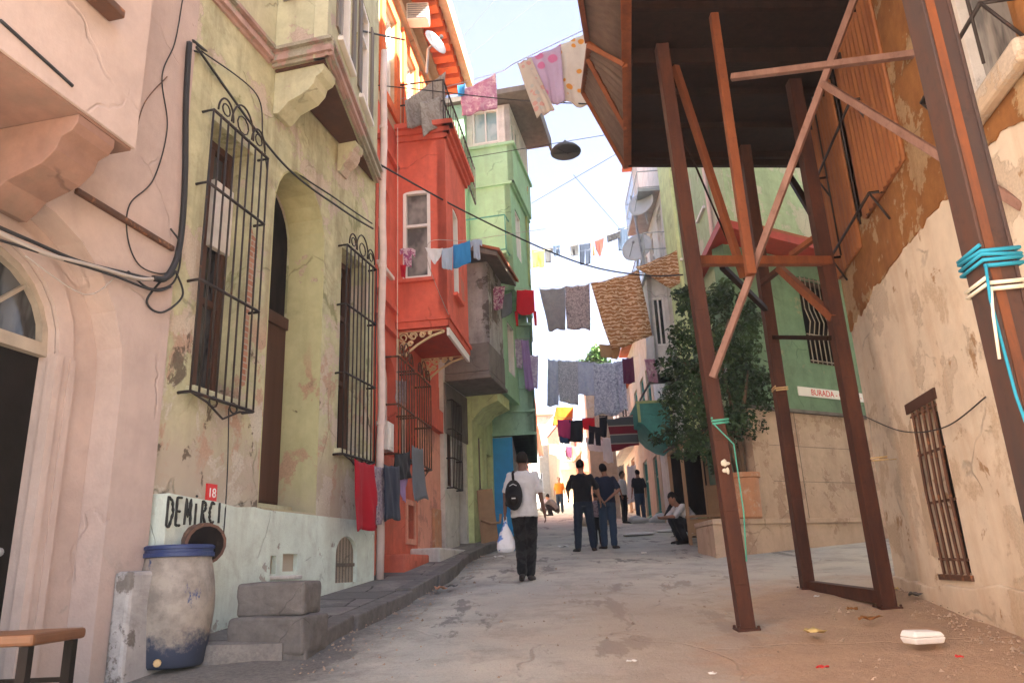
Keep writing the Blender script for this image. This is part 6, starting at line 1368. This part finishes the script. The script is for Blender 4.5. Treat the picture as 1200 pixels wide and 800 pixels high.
b = MB(); b.tube([(.0, .02, .2), (-.01, .09, .31), (-.01, .19, .345), (.02, .28, .26), (.05, .31, .1)], .018, 6); b.tube([(-.03, .03, -.17), (-.12, .12, -.12), (-.13, .24, .0)], .014, 6); b.build('strap', 'door_black', o, smooth=True)
hand = MW[P1] @ (J1['wrL']+V((0, .0, -.11)))
o = thing('carrier_bag', 'white plastic carrier bag with blue print held by the man in white', 'carrier bag', hand)
t = NT('bag_plastic', .45, 0, .4); t.col(t.mix(t.step(t.noise(7, 2), .56, .60), (.78, .80, .84), (.12, .26, .62))).bump(t.noise(14, 6), .8, .03)
b = MB(); b.lathe((0, 0, 0), [(.02, .02), (.03, -.05), (.075, -.14), (.115, -.27), (.125, -.36), (.10, -.41), (.02, -.42)], 16)
for i, v in enumerate(b.v): b.v[i] = V((v.x*1.1*(1+.12*noise.noise(v*18)), v.y*.6*(1+.12*noise.noise(v*15)), v.z))
b.build('sack', 'bag_plastic', o, smooth=True)
b = MB(); b.tube([(-.02, 0, -.02), (-.02, 0, .06), (.0, 0, .085), (.02, 0, .06), (.02, 0, -.02)], .006, 5); b.build('handle', 'bag_plastic', o, smooth=True)
person('broad man in a black T-shirt and dark jeans standing left of his companion', foot(687, 646), .05, 1.76,
    dict(anL=(-.15, -.02, .08), toL=(-.2, .12, .03), anR=(.15, -.02, .08), toR=(.2, .12, .03), knL=(-.125, .01, .5), knR=(.125, .01, .5), elR=(.29, -.06, 1.18), wrR=(.34, .03, .95), elL=(-.28, .02, 1.18), wrL=(-.25, .2, 1.05)), 'cl_black', .6, 'cl_jeans', vox=.014, look=-.5)
person('slim man in a dark polo shirt and blue jeans with hands held behind him', foot(715, 643), .12, 1.68,
    dict(anL=(-.11, -.02, .08), toL=(-.17, .1, .03), anR=(.08, -.08, .08), toR=(.18, .04, .03), elL=(-.26, -.10, 1.18), wrL=(-.13, -.17, .97), elR=(.25, -.14, 1.18), wrR=(-.0, -.18, .99), head=(-.02, .02, 1.63)), 'cl_navy', .55, 'cl_denim', vox=.014)
SQ = dict(pel=(0, -.20, .27), waist=(0, -.12, .42), chest=(0, .02, .60), neck=(0, .14, .74), head=(0, .23, .86), shL=(-.17, .10, .70), shR=(.17, .10, .70), elL=(-.22, .28, .52), elR=(.22, .28, .52), wrL=(-.06, .44, .52), wrR=(.06, .44, .50),
    hipL=(-.09, -.18, .27), hipR=(.09, -.18, .27), knL=(-.14, .23, .47), knR=(.14, .23, .47), anL=(-.12, .08, .08), anR=(.12, .08, .08), toL=(-.14, .24, .03), toR=(.14, .24, .03))
SQ['head'] = (0, .22, .87)
person('person in a white shirt and black trousers squatting at the roadside', foot(806, 637), math.pi/2+.15, 1.82, SQ, 'cl_white', .6, 'cl_black', shoes='door_black', vox=.013, hair='long')
g = foot(806, 630)
person('dark haired person in black sitting close behind the squatting one in white', g+V((.02, .55, .0)), math.pi/2+.5, 1.75, {**SQ, 'pel': (0, -.2, .42), 'waist': (0, -.14, .58), 'chest': (0, -.05, .78), 'neck': (0, .02, .95), 'head': (0, .08, 1.10), 'shL': (-.17, 0, .9), 'shR': (.17, 0, .9), 'elL': (-.22, .15, .68), 'elR': (.22, .15, .68), 'hipL': (-.09, -.18, .42), 'hipR': (.09, -.18, .42), 'knL': (-.14, .22, .52), 'knR': (.14, .22, .52)}, 'cl_black', .9, 'cl_black', vox=.016, hair='scarf')
# small figures further up
FARG = 'people further up the street'
for px, py, H, sh, pt, lab, rz, pz in ((752, 611, 1.7, 'cl_black', 'cl_denim', 'distant person in blue jeans at the foot of the teal bay', .3, {}), (657, 601, 1.7, 'cl_orange', 'cl_jeans', 'far person in an orange top at the end of the street', 2.9, {}),
    (648, 604, 1.65, 'cl_charcoal', 'cl_black', 'far person in dark clothes squatting beside the man in white', 1.2, SQ), (640, 603, 1.7, 'cl_plaid', 'cl_charcoal', 'far person in plaid half hidden by the man in white', -.6, SQ), (733, 613, 1.66, 'cl_white', 'cl_black', 'far person in a pale shirt right of the two men', -2, {}), (702, 640, 1.1, 'cl_plaid', 'cl_black', 'child half hidden between the two standing men', .2, {})):
    person(lab, foot(px, py), rz, H, pz, sh, .6, pt, vox=.022 if px != 702 else .016)
# ---------------------------------------------------------------- daylight
SUN_EL, SUN_AZ = 46, 119        # azimuth clockwise from the street direction (+Y)
w = bpy.data.worlds.new('World'); sc.world = w; w.use_nodes = True
nt = w.node_tree; bg = nt.nodes['Background']
sky = nt.nodes.new('ShaderNodeTexSky'); sky.sky_type = 'NISHITA'; sky.sun_disc = False
sky.sun_elevation = R(SUN_EL); sky.sun_rotation = R(SUN_AZ); sky.air_density = 1.0; sky.dust_density = 1.5; sky.ozone_density = 1.0; sky.altitude = 50
hs = nt.nodes.new('ShaderNodeHueSaturation'); hs.inputs['Saturation'].default_value = .82; hs.inputs['Hue'].default_value = .52
nt.links.new(sky.outputs[0], hs.inputs['Color']); nt.links.new(hs.outputs[0], bg.inputs[0]); bg.inputs[1].default_value = .037
l = bpy.data.lights.new('sun', 'SUN'); l.energy = 5; l.angle = R(.53); l.color = (1, .93, .82)
so = bpy.data.objects.new('sun', l); COL.objects.link(so)
d = V((math.sin(R(SUN_AZ))*math.cos(R(SUN_EL)), math.cos(R(SUN_AZ))*math.cos(R(SUN_EL)), math.sin(R(SUN_EL))))
so.rotation_euler = d.to_track_quat('Z', 'Y').to_euler(); so.location = d*60
vs_ = sc.view_settings; vs_.view_transform = 'Standard'; vs_.look = 'None'; vs_.gamma = 1; vs_.exposure = 3.78
sc.cycles.use_denoising = True; sc.cycles.max_bounces = 10; sc.cycles.diffuse_bounces = 8

# thin sunlit haze filling the street
b = MB(); b.box(-140, 140, -70, 240, -9, 32); hz = b.build('haze', None); hm = bpy.data.materials.new('haze_air'); hm.use_nodes = True; hn = hm.node_tree
for q in list(hn.nodes):
    if q.type == 'BSDF_PRINCIPLED': hn.nodes.remove(q)
pv = hn.nodes.new('ShaderNodeVolumePrincipled'); pv.inputs['Density'].default_value = .0015; pv.inputs['Color'].default_value = (.92, .94, .97, 1); pv.inputs['Anisotropy'].default_value = .2
hn.links.new(pv.outputs[0], [q for q in hn.nodes if q.type == 'OUTPUT_MATERIAL'][0].inputs['Volume']); hz.data.materials.append(hm); hz['kind'] = 'stuff'
